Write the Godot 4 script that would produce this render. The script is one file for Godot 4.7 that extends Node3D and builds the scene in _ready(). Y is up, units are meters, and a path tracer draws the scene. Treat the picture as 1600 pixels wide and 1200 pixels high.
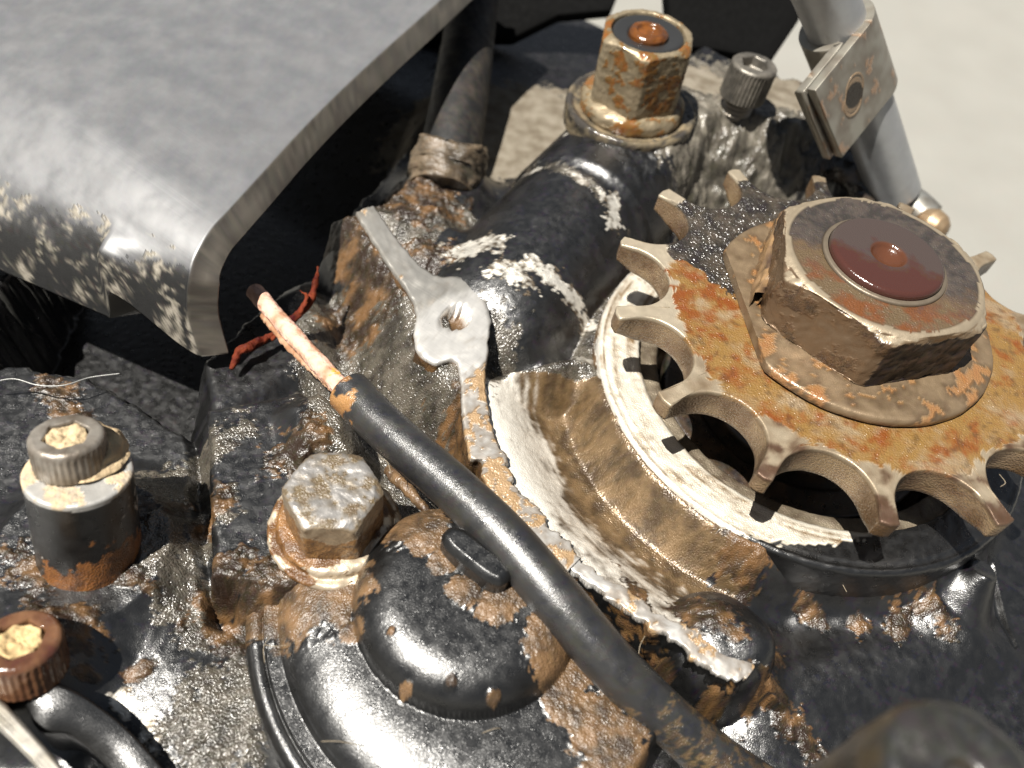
extends Node3D
# A greasy motorcycle engine seen close: sprocket, shift shaft, broken guard lip, covers and bolts.
# Engine coordinates are millimetres, y along the sprocket shaft, origin in the sprocket's outer face.

const MM := 0.001
var mats := {}
var tex := {}
var nz: FastNoiseLite      # broad
var nf: FastNoiseLite      # fine
var nc: FastNoiseLite      # cellular
var pm := 0                # material slot chosen by a painter
var none: Callable

func V(x, y, z) -> Vector3: return Vector3(x, y, z)
func W(x, y) -> Vector2: return Vector2(x, y)

func _ready():
	# ---- camera
	var cam := Camera3D.new(); cam.name = "camera"
	cam.transform = Transform3D(Basis(Vector3(0.810377, 0.147238, -0.567107), Vector3(-0.516165, 0.637402, -0.572094), Vector3(0.277241, 0.756333, 0.592536)), Vector3(0.000000, 0.087196, 0.115575))
	var at := CameraAttributesPhysical.new()
	at.frustum_focal_length = 26.8655; at.frustum_near = 0.005; at.frustum_far = 30.0
	at.frustum_focus_distance = 0.126; at.exposure_aperture = 17.0
	cam.attributes = at; cam.fov = 48.1377; cam.near = 0.005; cam.far = 30.0
	add_child(cam)
	# ---- sky, sun, exposure
	var we := WorldEnvironment.new(); we.name = "environment"
	var env := Environment.new()
	env.background_mode = Environment.BG_SKY
	var sm := ProceduralSkyMaterial.new()
	sm.sky_top_color = Color(0.5, 0.54, 0.6); sm.sky_horizon_color = Color(0.72, 0.71, 0.7); sm.sky_curve = 0.16
	sm.ground_bottom_color = Color(0.25, 0.23, 0.2); sm.ground_horizon_color = Color(0.5, 0.48, 0.44)
	sm.sun_angle_max = 1.0
	var sky := Sky.new(); sky.sky_material = sm; env.sky = sky
	env.background_energy_multiplier = 0.26
	env.tonemap_mode = Environment.TONE_MAPPER_LINEAR; env.tonemap_exposure = 2.4
	env.sdfgi_enabled = true; env.ssao_enabled = true; env.ssil_enabled = true
	we.environment = env; add_child(we)
	var sun := DirectionalLight3D.new(); sun.name = "sun"
	sun.light_energy = 1.6; sun.light_color = Color(1.0, 0.98, 0.945); sun.light_angular_distance = 0.5; sun.shadow_enabled = true
	sun.transform = Transform3D(Basis.looking_at(-Vector3(-0.19, 0.897, 0.40).normalized(), Vector3(0, 0, -1)), Vector3(0, 1, 0))
	add_child(sun)
	make_noise(); make_materials()
	# ---- structure
	build_floor()
	build_case()
	build_boss()
	build_lip()
	build_backdrop_plates()
	# ---- objects
	build_side_cover()
	build_sprocket()
	build_plastic_cover()
	build_bolts()
	build_shift_nut()
	build_tubes()
	build_clip()
	build_knob()
	build_bits()

# ------------------------------------------------------------------ noise, textures, materials
func noise(kind: int, freq: float, oct: int, s: int) -> FastNoiseLite:
	var n := FastNoiseLite.new(); n.noise_type = kind; n.frequency = freq; n.seed = s
	n.fractal_type = FastNoiseLite.FRACTAL_FBM if oct > 1 else FastNoiseLite.FRACTAL_NONE; n.fractal_octaves = oct
	return n

func make_noise():
	nz = noise(FastNoiseLite.TYPE_SIMPLEX_SMOOTH, 0.09, 4, 11)
	nf = noise(FastNoiseLite.TYPE_SIMPLEX, 0.55, 3, 5)
	nc = noise(FastNoiseLite.TYPE_CELLULAR, 0.35, 2, 7)

func ntex(n: FastNoiseLite, size := 512) -> NoiseTexture2D:
	var t := NoiseTexture2D.new(); t.width = size; t.height = size; t.seamless = true; t.noise = n; t.normalize = true
	return t

func scratch_tex() -> ImageTexture:
	var im := Image.create(512, 512, false, Image.FORMAT_RGB8)
	im.fill(Color(0.5, 0.5, 0.5))
	var rng := RandomNumberGenerator.new(); rng.seed = 3
	for i in 900:
		var y := rng.randi() % 512; var x := rng.randi() % 512; var l := 40 + rng.randi() % 300; var g := rng.randf_range(0.2, 0.85)
		var w := l if x + l <= 512 else 512 - x
		im.fill_rect(Rect2i(x, y, w, 1), Color(g, g, g))
	return ImageTexture.create_from_image(im)

func make_materials():
	tex.grain = ntex(noise(FastNoiseLite.TYPE_SIMPLEX, 0.11, 3, 1))
	tex.fine = ntex(noise(FastNoiseLite.TYPE_SIMPLEX, 0.2, 2, 2))
	tex.lump = ntex(noise(FastNoiseLite.TYPE_SIMPLEX_SMOOTH, 0.03, 5, 3))
	tex.cell = ntex(noise(FastNoiseLite.TYPE_CELLULAR, 0.06, 2, 4))
	tex.scratch = scratch_tex()
	var rr := Gradient.new(); rr.set_color(0, Color(0.45, 0.45, 0.45)); rr.set_color(1, Color(1, 1, 1))
	var rt := NoiseTexture2D.new(); rt.width = 512; rt.height = 512; rt.seamless = true; rt.noise = noise(FastNoiseLite.TYPE_SIMPLEX_SMOOTH, 0.02, 5, 9); rt.color_ramp = rr
	tex.rough = rt
	mat("paint", 0.44, 0.0, 0.72, "fine", 0.0042, 46.0)
	mat("mud", 0.6, 0.0, 0.55, "grain", 0.015, 46.0)
	mat("alu", 0.66, 0.7, 0.5, "grain", 0.008, 45.0)
	mat("dust", 1.0, 0.0, 0.2, "grain", 0.004, 50.0)
	mat("cast", 0.5, 0.1, 0.6, "grain", 0.014, 34.0)
	mat("steel", 0.58, 0.5, 0.5, "grain", 0.003, 60.0)
	mat("rust", 0.46, 0.1, 0.6, "grain", 0.012, 38.0)
	mat("oil", 0.22, 0.0, 0.55, "grain", 0.004, 45.0)
	mat("rubber", 0.46, 0.0, 0.75, "fine", 0.004, 55.0)
	mat("plastic", 0.6, 0.0, 0.8, "scratch", 0.0012, 14.0)
	mat("hose", 0.85, 0.0, 0.4, "fine", 0.004, 55.0)
	mat("grease", 0.34, 0.0, 0.8, "grain", 0.03, 26.0)
	mat("grit", 0.4, 0.1, 0.8, "grain", 0.024, 40.0)
	mat("shell", 0.48, 0.35, 0.6, "grain", 0.01, 42.0)
	mat("bright", 0.58, 0.5, 0.6, "grain", 0.008, 45.0)
	mat("brushed", 0.52, 0.6, 0.6, "scratch", 0.003, 24.0)
	mat("matte", 1.0, 0.0, 0.1, "fine", 0.003, 60.0)
	mat("dry", 1.0, 0.0, 0.2, "lump", 0.03, 60.0)
	mat("zinc", 0.55, 0.6, 0.5, "scratch", 0.0015, 40.0)
	mat("floor", 1.0, 0.0, 0.2, "grain", 0.01, 4.0)

func mat(called: String, rough: float, metal: float, spec: float, bump: String, depth: float, reps: float):
	var m := StandardMaterial3D.new(); m.resource_name = called
	m.vertex_color_use_as_albedo = true; m.roughness = rough; m.metallic = metal; m.metallic_specular = spec
	m.roughness_texture = tex.rough
	m.heightmap_enabled = true; m.heightmap_texture = tex[bump]; m.heightmap_scale = depth
	m.uv1_triplanar = true; m.uv1_world_triplanar = true; m.uv1_scale = Vector3(reps, reps, reps)
	mats[called] = m

# ------------------------------------------------------------------ things and parts
var taken := {}
func thing(called: String, label: String, category: String, base: Vector3, group := "") -> Node3D:
	var o := Node3D.new(); o.name = called; o.position = base * MM
	o.set_meta("label", label); o.set_meta("category", category)
	if group: o.set_meta("group", group)
	add_child(o, true)
	return o

func numbered(called: String, parent: Node) -> String:
	var key := "%d/%s" % [parent.get_instance_id(), called]
	var k: int = taken.get(key, 0); taken[key] = k + 1
	return called if k == 0 else "%s_%03d" % [called, k]

# a mesh from {v, i, n}; paint(p, n) gives a colour and sets pm, the slot in the list of material names
func part(called: String, arr: Dictionary, paint: Callable, names: Array, parent: Node, base := Vector3.INF) -> MeshInstance3D:
	var v: PackedVector3Array = arr.v; var n: PackedVector3Array = arr.n; var idx: PackedInt32Array = arr.i
	var col := PackedColorArray(); col.resize(v.size())
	var slot := PackedByteArray(); slot.resize(v.size())
	for k in v.size():
		pm = 0
		col[k] = paint.call(v[k], n[k]); slot[k] = pm
	return commit(called, v, n, col, slot, idx, names, parent, base)

func commit(called: String, v: PackedVector3Array, n: PackedVector3Array, col: PackedColorArray, slot: PackedByteArray, idx: PackedInt32Array, names: Array, parent: Node, base := Vector3.INF) -> MeshInstance3D:
	if base == Vector3.INF:
		base = Vector3.ZERO
		var q = parent
		while q is Node3D and q != self:
			base += q.position / MM; q = q.get_parent()
	var mesh := ArrayMesh.new()
	var used := []
	for s in names.size():
		var back := PackedInt32Array(); back.resize(v.size()); back.fill(-1)
		var sv := PackedVector3Array(); var sn := PackedVector3Array(); var sc := PackedColorArray(); var si := PackedInt32Array()
		for t in range(0, idx.size(), 3):
			var a := idx[t]
			if names.size() > 1 and slot[a] != s: continue
			for k in 3:
				var b := idx[t + k]
				if back[b] < 0:
					back[b] = sv.size(); sv.push_back((v[b] - base) * MM); sn.push_back(n[b]); sc.push_back(col[b] * 0.74)
				si.push_back(back[b])
		if si.is_empty(): continue
		var arrays := []; arrays.resize(Mesh.ARRAY_MAX)
		arrays[Mesh.ARRAY_VERTEX] = sv; arrays[Mesh.ARRAY_NORMAL] = sn; arrays[Mesh.ARRAY_COLOR] = sc; arrays[Mesh.ARRAY_INDEX] = si
		mesh.add_surface_from_arrays(Mesh.PRIMITIVE_TRIANGLES, arrays)
		mesh.surface_set_material(mesh.get_surface_count() - 1, mats[names[s]])
	var o := MeshInstance3D.new(); o.name = numbered(called, parent); o.mesh = mesh
	parent.add_child(o, true)
	return o

# ------------------------------------------------------------------ geometry: rings lofted into a grid
func normals(v: PackedVector3Array, idx: PackedInt32Array) -> PackedVector3Array:
	var n := PackedVector3Array(); n.resize(v.size())
	for t in range(0, idx.size(), 3):
		var a := v[idx[t]]; var b := v[idx[t + 1]]; var c := v[idx[t + 2]]
		var f := (c - a).cross(b - a)
		n[idx[t]] += f; n[idx[t + 1]] += f; n[idx[t + 2]] += f
	for k in n.size(): n[k] = n[k].normalized() if n[k].length_squared() > 0.0 else Vector3.UP
	return n

# rings: arrays of the same length; wrap joins the ends of a ring
func loft(rings: Array, wrap := true, flip := 0) -> Dictionary:
	var m: int = rings[0].size(); var v := PackedVector3Array()
	for r in rings: v.append_array(r)
	var idx := PackedInt32Array()
	var last := m if wrap else m - 1
	for r in rings.size() - 1:
		for k in last:
			var a := r * m + k; var b := r * m + (k + 1) % m; var c := a + m; var d := b + m
			idx.append_array(PackedInt32Array([a, b, c, b, d, c]))
	var arr := {"v": v, "i": idx}
	# turn the faces outward
	var mid := Vector3.ZERO
	for p in v: mid += p
	mid /= v.size()
	var vol := 0.0
	for t in range(0, idx.size(), 3):
		var a := v[idx[t]] - mid; var b := v[idx[t + 1]] - mid; var c := v[idx[t + 2]] - mid
		vol += a.dot((c - a).cross(b - a))
	if (vol < 0.0 and flip == 0) or flip == 1:
		for t in range(0, idx.size(), 3):
			var q := idx[t + 1]; idx[t + 1] = idx[t + 2]; idx[t + 2] = q
	arr.i = idx; arr.n = normals(v, idx)
	return arr

func rough(arr: Dictionary, amp: float, n: FastNoiseLite, scale := 1.0, where := none) -> Dictionary:
	var v: PackedVector3Array = arr.v; var nn: PackedVector3Array = arr.n
	for k in v.size():
		var w := 1.0 if where.is_null() else float(where.call(v[k]))
		v[k] += nn[k] * n.get_noise_3dv(v[k] * scale) * amp * w
	arr.v = v; arr.n = normals(v, arr.i)
	return arr

# profile points (r, h) turned about an axis; seams closed by doubling nothing: the ring wraps
func lathe(profile: Array, base: Vector3, axis := Vector3.UP, seg := 96, step := 0.6, shape := none, turn := 0.0, flip := 0) -> Dictionary:
	var pts := PackedVector2Array()
	for k in profile.size() - 1:
		var a: Vector2 = profile[k]; var b: Vector2 = profile[k + 1]
		var c := maxi(1, int(ceil(a.distance_to(b) / step)))
		for j in c: pts.push_back(a.lerp(b, float(j) / c))
	pts.push_back(profile[-1])
	axis = axis.normalized()
	var x := axis.cross(Vector3(0.13, 0.2, 0.97)).normalized() if absf(axis.y) < 0.999 else Vector3.RIGHT
	var y := x.cross(axis).normalized()
	var rings := []
	for p in pts:
		var ring := PackedVector3Array(); ring.resize(seg)
		for k in seg:
			var a := TAU * k / seg
			var r: float = p.x if shape.is_null() else shape.call(p.x, p.y, a)
			ring[k] = base + (x * cos(a + turn) + y * sin(a + turn)) * r + axis * p.y
		rings.push_back(ring)
	return loft(rings, true, flip)

func hexr(af: float, a: float) -> float:
	var w := fposmod(a, PI / 3.0) - PI / 6.0
	return af / 2.0 / cos(w)

func smooth_path(pts: Array, n: int) -> PackedVector3Array:
	var c := Curve3D.new(); c.bake_interval = 0.3
	for k in pts.size():
		var t: Vector3 = (pts[mini(k + 1, pts.size() - 1)] - pts[maxi(k - 1, 0)]) / 6.0
		c.add_point(pts[k], -t, t)
	var out := PackedVector3Array()
	for k in n: out.push_back(c.sample_baked(c.get_baked_length() * k / (n - 1), true))
	return out

func tube(pts: Array, radius: Callable, n: int, seg := 40, cap := true) -> Dictionary:
	var path := smooth_path(pts, n)
	var rings := []
	var u := Vector3.ZERO
	for k in n:
		var t := (path[mini(k + 1, n - 1)] - path[maxi(k - 1, 0)]).normalized()
		if u == Vector3.ZERO: u = t.cross(Vector3.UP if absf(t.y) < 0.9 else Vector3.RIGHT).normalized()
		u = (u - t * u.dot(t)).normalized()
		var w := t.cross(u)
		var row := func(rr: float, off: float) -> PackedVector3Array:
			var ring := PackedVector3Array(); ring.resize(seg)
			for j in seg: ring[j] = path[k] + t * off + (u * cos(TAU * j / seg) + w * sin(TAU * j / seg)) * rr
			return ring
		var r: float = radius.call(float(k) / (n - 1))
		if k == 0 and cap:
			rings.push_back(row.call(0.01, -0.2)); rings.push_back(row.call(r * 0.8, -0.2)); rings.push_back(row.call(r * 0.96, -0.1))
		rings.push_back(row.call(r, 0.0))
		if k == n - 1 and cap:
			rings.push_back(row.call(r * 0.96, 0.1)); rings.push_back(row.call(r * 0.8, 0.2)); rings.push_back(row.call(0.01, 0.2))
	return loft(rings)

# a plate: outline (Vector3 list, in order), pushed along -up by thick, edges rounded by b
func plate(outline: PackedVector3Array, up: Vector3, thick: float, b: float, fill := 6) -> Dictionary:
	var mid := Vector3.ZERO
	for p in outline: mid += p
	mid /= outline.size()
	var m := outline.size()
	var inset := PackedVector3Array(); inset.resize(m)
	for k in m:
		var d := (outline[(k + 1) % m] - outline[(k + m - 1) % m]).normalized()
		var side := d.cross(up).normalized()
		if side.dot(outline[k] - mid) < 0.0: side = -side
		inset[k] = outline[k] - side * b
	var rings := []
	var ring := func(q: PackedVector3Array, f: float, down: float) -> PackedVector3Array:
		var r := PackedVector3Array(); r.resize(m)
		for k in m: r[k] = mid.lerp(q[k], f) - up * down
		return r
	for j in fill: rings.push_back(ring.call(inset, float(j) / fill, 0.0))
	rings.push_back(ring.call(inset, 1.0, 0.0))
	rings.push_back(ring.call(outline, 1.0, b))
	var c := maxi(1, int(thick / 0.8))
	for j in range(1, c + 1): rings.push_back(ring.call(outline, 1.0, b + (thick - 2.0 * b) * j / c))
	rings.push_back(ring.call(inset, 1.0, thick)); rings.push_back(ring.call(inset, 0.0, thick))
	return loft(rings)

func dense(pts: Array, step: float, closed := true) -> PackedVector3Array:
	var out := PackedVector3Array()
	var n := pts.size()
	for k in (n if closed else n - 1):
		var a: Vector3 = pts[k]; var b: Vector3 = pts[(k + 1) % n]
		var c := maxi(1, int(ceil(a.distance_to(b) / step)))
		for j in c: out.push_back(a.lerp(b, float(j) / c))
	if not closed: out.push_back(pts[-1])
	return out

func solid(c: Color) -> Callable:
	return func(_p, _n): return c

func mixc(a: Color, b: Color, t: float) -> Color: return a.lerp(b, clampf(t, 0.0, 1.0))
func sstep(a: float, b: float, x: float) -> float: return smoothstep(a, b, x)

const BLACK := Color(0.009, 0.009, 0.01)
const MUD := Color(0.17, 0.085, 0.03)
const RUST := Color(0.42, 0.13, 0.022)
const TAN := Color(0.52, 0.42, 0.29)
const ALU := Color(0.82, 0.78, 0.7)
const DUST := Color(0.36, 0.32, 0.26)
const DRY := Color(0.62, 0.48, 0.3)

func pdirt(p: Vector3, a: Color, b: Color, bias := 0.0, f := 1.0) -> Color:
	return mixc(a, b, 0.5 + bias + nz.get_noise_3dv(p * 2.2 * f) * 1.1 + nf.get_noise_3dv(p * f) * 0.35)

# ------------------------------------------------------------------ floor
func build_floor():
	var o := MeshInstance3D.new(); o.name = "floor"
	var pm_ := PlaneMesh.new(); pm_.size = Vector2(24, 24); pm_.subdivide_width = 4; pm_.subdivide_depth = 4
	o.mesh = pm_
	var m := StandardMaterial3D.new(); m.resource_name = "pale concrete"
	var g := Gradient.new(); g.set_color(0, Color(0.475, 0.47, 0.45)); g.set_color(1, Color(0.495, 0.49, 0.47))
	var t := NoiseTexture2D.new(); t.width = 512; t.height = 512; t.seamless = true; t.noise = noise(FastNoiseLite.TYPE_SIMPLEX_SMOOTH, 0.012, 5, 21); t.color_ramp = g
	m.albedo_texture = t; m.roughness = 0.95; m.metallic_specular = 0.2
	m.heightmap_enabled = true; m.heightmap_texture = tex.grain; m.heightmap_scale = 0.01
	m.uv1_triplanar = true; m.uv1_world_triplanar = true; m.uv1_scale = Vector3(3, 3, 3)
	o.material_override = m; o.position = Vector3(0, -0.16, 0)
	o.set_meta("kind", "structure"); o.set_meta("label", "pale beige concrete floor under the engine"); add_child(o)

# ------------------------------------------------------------------ crankcase: a height field, millimetres
const CELL := 0.3
const X0 := -128.0
const Z0 := -98.0
const NX := 634
const NZ := 740
var H := PackedFloat32Array()
var WEAR := PackedFloat32Array()
var MID := PackedByteArray()     # 0 paint 1 mud 2 alu 3 dust 4 cast
const LIP_A: Array[float] = [-168.0, -165.4, -156.0, -150.0, -140.0, -137.0, -128.0, -118.0, -110.0, -102.5, -92.0, -77.0]

func lip_r(a: float) -> float:
	var rr: Array[float] = [84.0, 80.0, 66.0, 62.0, 58.0, 57.0, 56.5, 57.0, 57.0, 56.5, 55.5, 54.5]
	for k in LIP_A.size() - 1:
		if a <= LIP_A[k + 1]: return lerpf(rr[k], rr[k + 1], clampf((a - LIP_A[k]) / (LIP_A[k + 1] - LIP_A[k]), 0.0, 1.0))
	return 54.5

func seg_d(p: Vector2, a: Vector2, b: Vector2) -> Vector2:   # (distance, share along)
	var t := clampf((p - a).dot(b - a) / (b - a).length_squared(), 0.0, 1.0)
	return Vector2(p.distance_to(a.lerp(b, t)), t)

func each(lo: Vector2, hi: Vector2, f: Callable):
	var i0 := clampi(int((lo.x - X0) / CELL), 0, NX - 1); var i1 := clampi(int((hi.x - X0) / CELL), 0, NX - 1)
	var j0 := clampi(int((lo.y - Z0) / CELL), 0, NZ - 1); var j1 := clampi(int((hi.y - Z0) / CELL), 0, NZ - 1)
	for j in range(j0, j1 + 1):
		for i in range(i0, i1 + 1):
			f.call(j * NX + i, Vector2(X0 + i * CELL, Z0 + j * CELL))

func box_of(pts: Array, pad: float) -> Rect2:
	var r := Rect2(pts[0], Vector2.ZERO)
	for p in pts: r = r.expand(p)
	return r.grow(pad)

# a smooth mound inside a polygon: top height, width of the slope outside it
func mesa(pts: Array, top: float, slope: float, wob := 0.0):
	var poly := PackedVector2Array(pts); var r := box_of(pts, slope)
	each(r.position, r.end, func(k: int, p: Vector2):
		var d := 1e9
		for q in poly.size():
			d = minf(d, seg_d(p, poly[q], poly[(q + 1) % poly.size()]).x)
		if Geometry2D.is_point_in_polygon(p, poly): d = -d
		d += nz.get_noise_2dv(p * 1.5) * wob
		var w := 1.0 - smoothstep(-slope * 0.35, slope, d)
		if w > 0.0: H[k] = maxf(H[k], lerpf(H[k], top, w)))

func cone(c: Vector2, r0: float, r1: float, top: float, power := 1.0):
	each(c - Vector2(r1, r1), c + Vector2(r1, r1), func(k: int, p: Vector2):
		var d := p.distance_to(c)
		if d < r1:
			var t := clampf((d - r0) / (r1 - r0), 0.0, 1.0)
			H[k] = maxf(H[k], lerpf(top, H[k], 1.0 - pow(1.0 - t, power))))

func splat(c: Vector2, rx: float, rz: float, turn: float, id: int, ragged := 0.6, lift := 0.0, soft := 1.0, f := 1.0):
	var R := maxf(rx, rz) * 1.5
	var cs := cos(turn); var sn := sin(turn)
	each(c - Vector2(R, R), c + Vector2(R, R), func(k: int, p: Vector2):
		var q := p - c
		var d := Vector2((q.x * cs + q.y * sn) / rx, (-q.x * sn + q.y * cs) / rz).length()
		d += nz.get_noise_2dv(p * 2.4 * f + Vector2(id * 37.0, 0)) * ragged + nf.get_noise_2dv(p * 1.3 * f) * ragged * 0.5
		if d < 1.0:
			MID[k] = id; WEAR[k] = 1.0 - d
			H[k] += lift * sstep(1.0, 1.0 - 0.5 * soft, d) * (0.75 + 0.5 * nz.get_noise_2dv(p * 3.0)))

func build_case():
	H.resize(NX * NZ); MID.resize(NX * NZ); WEAR.resize(NX * NZ)
	var bA := W(-54.57, -28.84); var bB := W(-51.63, 15.27)
	var dome := W(8.03, 51.19)
	for j in NZ:
		for i in NX:
			var p := Vector2(X0 + i * CELL, Z0 + j * CELL)
			var r := p.length(); var a := rad_to_deg(atan2(-p.y, p.x))
			var h := -27.5 + nz.get_noise_2dv(p * 0.3) * 0.3
			var id := 0
			# shell round the sprocket shaft, out to the broken lip
			if a < -60.0 and r < 90.0:
				var rl := lip_r(a)
				var fade := sstep(-66.0, -80.0, a)
				if r < rl:
					var t := clampf((r - 36.5) / (rl - 36.5), 0.0, 1.0)
					var web := -15.6 - 7.5 * sstep(0.0, 0.28, t) + 7.2 * sstep(0.36, 0.95, t)
					web = lerpf(h + 7.0 * exp(-maxf(r - 36.5, 0.0) / 2.2), web, fade)
					web -= 3.0 * sstep(-138.0, -143.0, a)
					h = maxf(h, web); id = (6 if a > -140.5 else 5) if a < -81.0 + nz.get_noise_2dv(p * 2.2) * 14.0 + nf.get_noise_2dv(p) * 3.0 else 0
				else:
					var reach := lerpf(2.0, 14.0, sstep(-118.0, -150.0, a))
					var start := 4.5 * sstep(-128.0, -144.0, a)
					h = lerpf(lerpf(h, -15.0, sstep(0.3, 0.7, fade) * sstep(-169.0, -164.5, a)), h, sstep(0.0, reach, r - rl - start))
					if r - rl < reach * 0.62 + start + nz.get_noise_2dv(p * 2.0) * 4.0 and fade > 0.4: id = 1
					elif r - rl < 26.0 and a > -158.0 and a < -122.0: id = 5
			elif r < 60.0:
				h += 7.0 * exp(-maxf(r - 36.5, 0.0) / 2.2)
			# the barrel under the shift nut
			var s := seg_d(p, bA, bB)
			var R := lerpf(14.5, 18.5, s.y) + (0.9 if s.y < 0.36 else 0.0)
			if s.x < R + 7.0:
				var top := lerpf(-5.5, -11.5, s.y) + (0.9 * sstep(0.40, 0.34, s.y))
				var q := clampf(s.x / R, 0.0, 1.0)
				var hb := top - R * (1.0 - sqrt(maxf(1.0 - q * q, 0.0))) * 1.05
				if s.x > R * 0.97: hb = minf(hb, top - R) + 0.0
				hb = lerpf(hb, -27.0, sstep(R * 0.93, R + 7.0, s.x))
				if hb > h: h = hb; id = 0
			if r < 36.0: h = -34.0
			H[j * NX + i] = h; MID[j * NX + i] = id
	# rough casting wall behind the sprocket, with the flat that carries the black cap screw
	mesa([W(-47.17, -26.86), W(-42.21, -42.91), W(-34.56, -48.69), W(-27.05, -56.30), W(-16.38, -63.61), W(-23.32, -79.24), W(-45.41, -71.50), W(-59.29, -69.70), W(-66.65, -52.44)], -4.5, 12.0, 2.6)
	mesa([W(-80.28, 17.34), W(-72.68, 8.28), W(-61.22, 14.51), W(-64.97, 22.18), W(-69.78, 21.27)], -15.6, 5.0, 1.2)
	# small ridge between barrel and bearing boss, dome boss at the lip's end
	mesa([W(-39.56, 32.95), W(-33.42, 21.69), W(-30.30, 22.64), W(-33.76, 28.64)], -15.5, 4.0, 0.5)
	each(dome - Vector2(9, 9), dome + Vector2(9, 9), func(k: int, p: Vector2):
		var d := p.distance_to(dome)
		if d < 8.6:
			var hh := -20.6 + sqrt(maxf(7.6 * 7.6 - d * d, 0.0)) * 0.92 if d < 7.5 else lerpf(-20.0, -27.0, sstep(7.5, 8.6, d))
			if hh > H[k]: H[k] = hh; MID[k] = 0)
	# casting shoulder left of the hexagon bolt, its crevice, and mounds
	mesa([W(-71.26, 67.18), W(-49.92, 85.84), W(-42.64, 82.83), W(-35.55, 73.46), W(-49.54, 57.64), W(-63.53, 55.21)], -19.5, 4.0, 0.5)
	mesa([W(-60.23, 60.49), W(-59.20, 55.45), W(-53.46, 56.11), W(-49.54, 60.47), W(-53.98, 64.34)], -16.0, 3.5, 0.2)
	mesa([W(-61.51, 98.54), W(-52.29, 89.92), W(-41.37, 93.42), W(-40.20, 98.61), W(-54.16, 101.42)], -24.8, 15.0, 0.6)
	mesa([W(-36.92, 97.04), W(-38.86, 89.30), W(-28.59, 97.28), W(-29.59, 103.40), W(-36.24, 103.13)], -25.2, 5.0, 0.6)
	# crevice beside the shoulder
	var c0 := W(-80.42, 62.01); var c1 := W(-47.57, 86.68)
	each(c0.min(c1) - Vector2(5, 5), c0.max(c1) + Vector2(5, 5), func(k: int, p: Vector2):
		var d := seg_d(p, c0, c1).x + nz.get_noise_2dv(p) * 1.0
		if d < 3.0 and H[k] < -20.5: H[k] -= 4.0 * sstep(3.0, 1.0, d))
	# foot of the pillar and of the lower left screw
	cone(W(-66.85, 92.66), 11.0, 19.0, -21.5, 2.0)
	cone(W(-59.41, 106.09), 5.0, 12.0, -20.0, 1.6)
	# hose stub foot, dark block in the shade of the cover, knuckle by the bearing boss, ridges lower right
	cone(W(-81.06, -5.40), 7.0, 16.0, -20.0, 1.8)
	mesa([W(-88.83, 54.10), W(-82.70, 35.25), W(-74.88, 38.77), W(-68.66, 48.50), W(-72.03, 65.78)], -23.5, 5.0, 0.3)
	cone(W(36.27, 14.55), 2.0, 7.0, -18.5, 1.4)
	var g0 := W(33.87, 20.81); var g1 := W(44.20, 19.18)
	each(g0.min(g1) - Vector2(8, 8), g0.max(g1) + Vector2(8, 8), func(k: int, p: Vector2):
		var d := seg_d(p, g0, g1).x
		if d < 7.0: H[k] += 2.2 * sstep(7.0, 0.5, d))
	var g2 := W(17.54, 48.69); var g3 := W(37.53, 24.51)
	each(g2.min(g3) - Vector2(11, 11), g2.max(g3) + Vector2(11, 11), func(k: int, p: Vector2):
		var d := seg_d(p, g2, g3).x
		if d < 10.0: H[k] += 3.0 * sstep(10.0, 1.0, d))
	# the seam of the dark plate at the right
	var s0 := W(39.49, 4.92); var s1 := W(46.13, 17.11)
	each(s0.min(s1) - Vector2(3, 3), s0.max(s1) + Vector2(3, 3), func(k: int, p: Vector2):
		var d := seg_d(p, s0, s1).x
		if d < 1.0: H[k] -= 0.7 * sstep(1.0, 0.4, d))
	var pit := PackedVector2Array([W(-111.05, 84.12), W(-102.82, 76.63), W(-94.85, 72.12), W(-83.64, 70.88), W(-73.08, 69.94), W(-76.65, 64.67), W(-80.65, 58.32), W(-82.91, 43.35), W(-84.97, 28.18), W(-87.04, 18.83), W(-92.76, 9.42), W(-95.65, -6.93), W(-108.02, -38.46), W(-143.99, -99.83), W(-190.91, -36.36)])
	var pr := box_of(Array(pit), 1.0)
	each(pr.position, pr.end, func(k: int, p: Vector2):
		if not Geometry2D.is_point_in_polygon(p, pit): return
		var d := 1e9
		for q in pit.size(): d = minf(d, seg_d(p, pit[q], pit[(q + 1) % pit.size()]).x)
		H[k] = lerpf(H[k], lerpf(-47.0, -29.0, sstep(8.0, -38.0, p.y)), sstep(0.0, 5.0, d + nz.get_noise_2dv(p * 2.0) * 1.2)))
	paint_case()
	commit_case()

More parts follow.
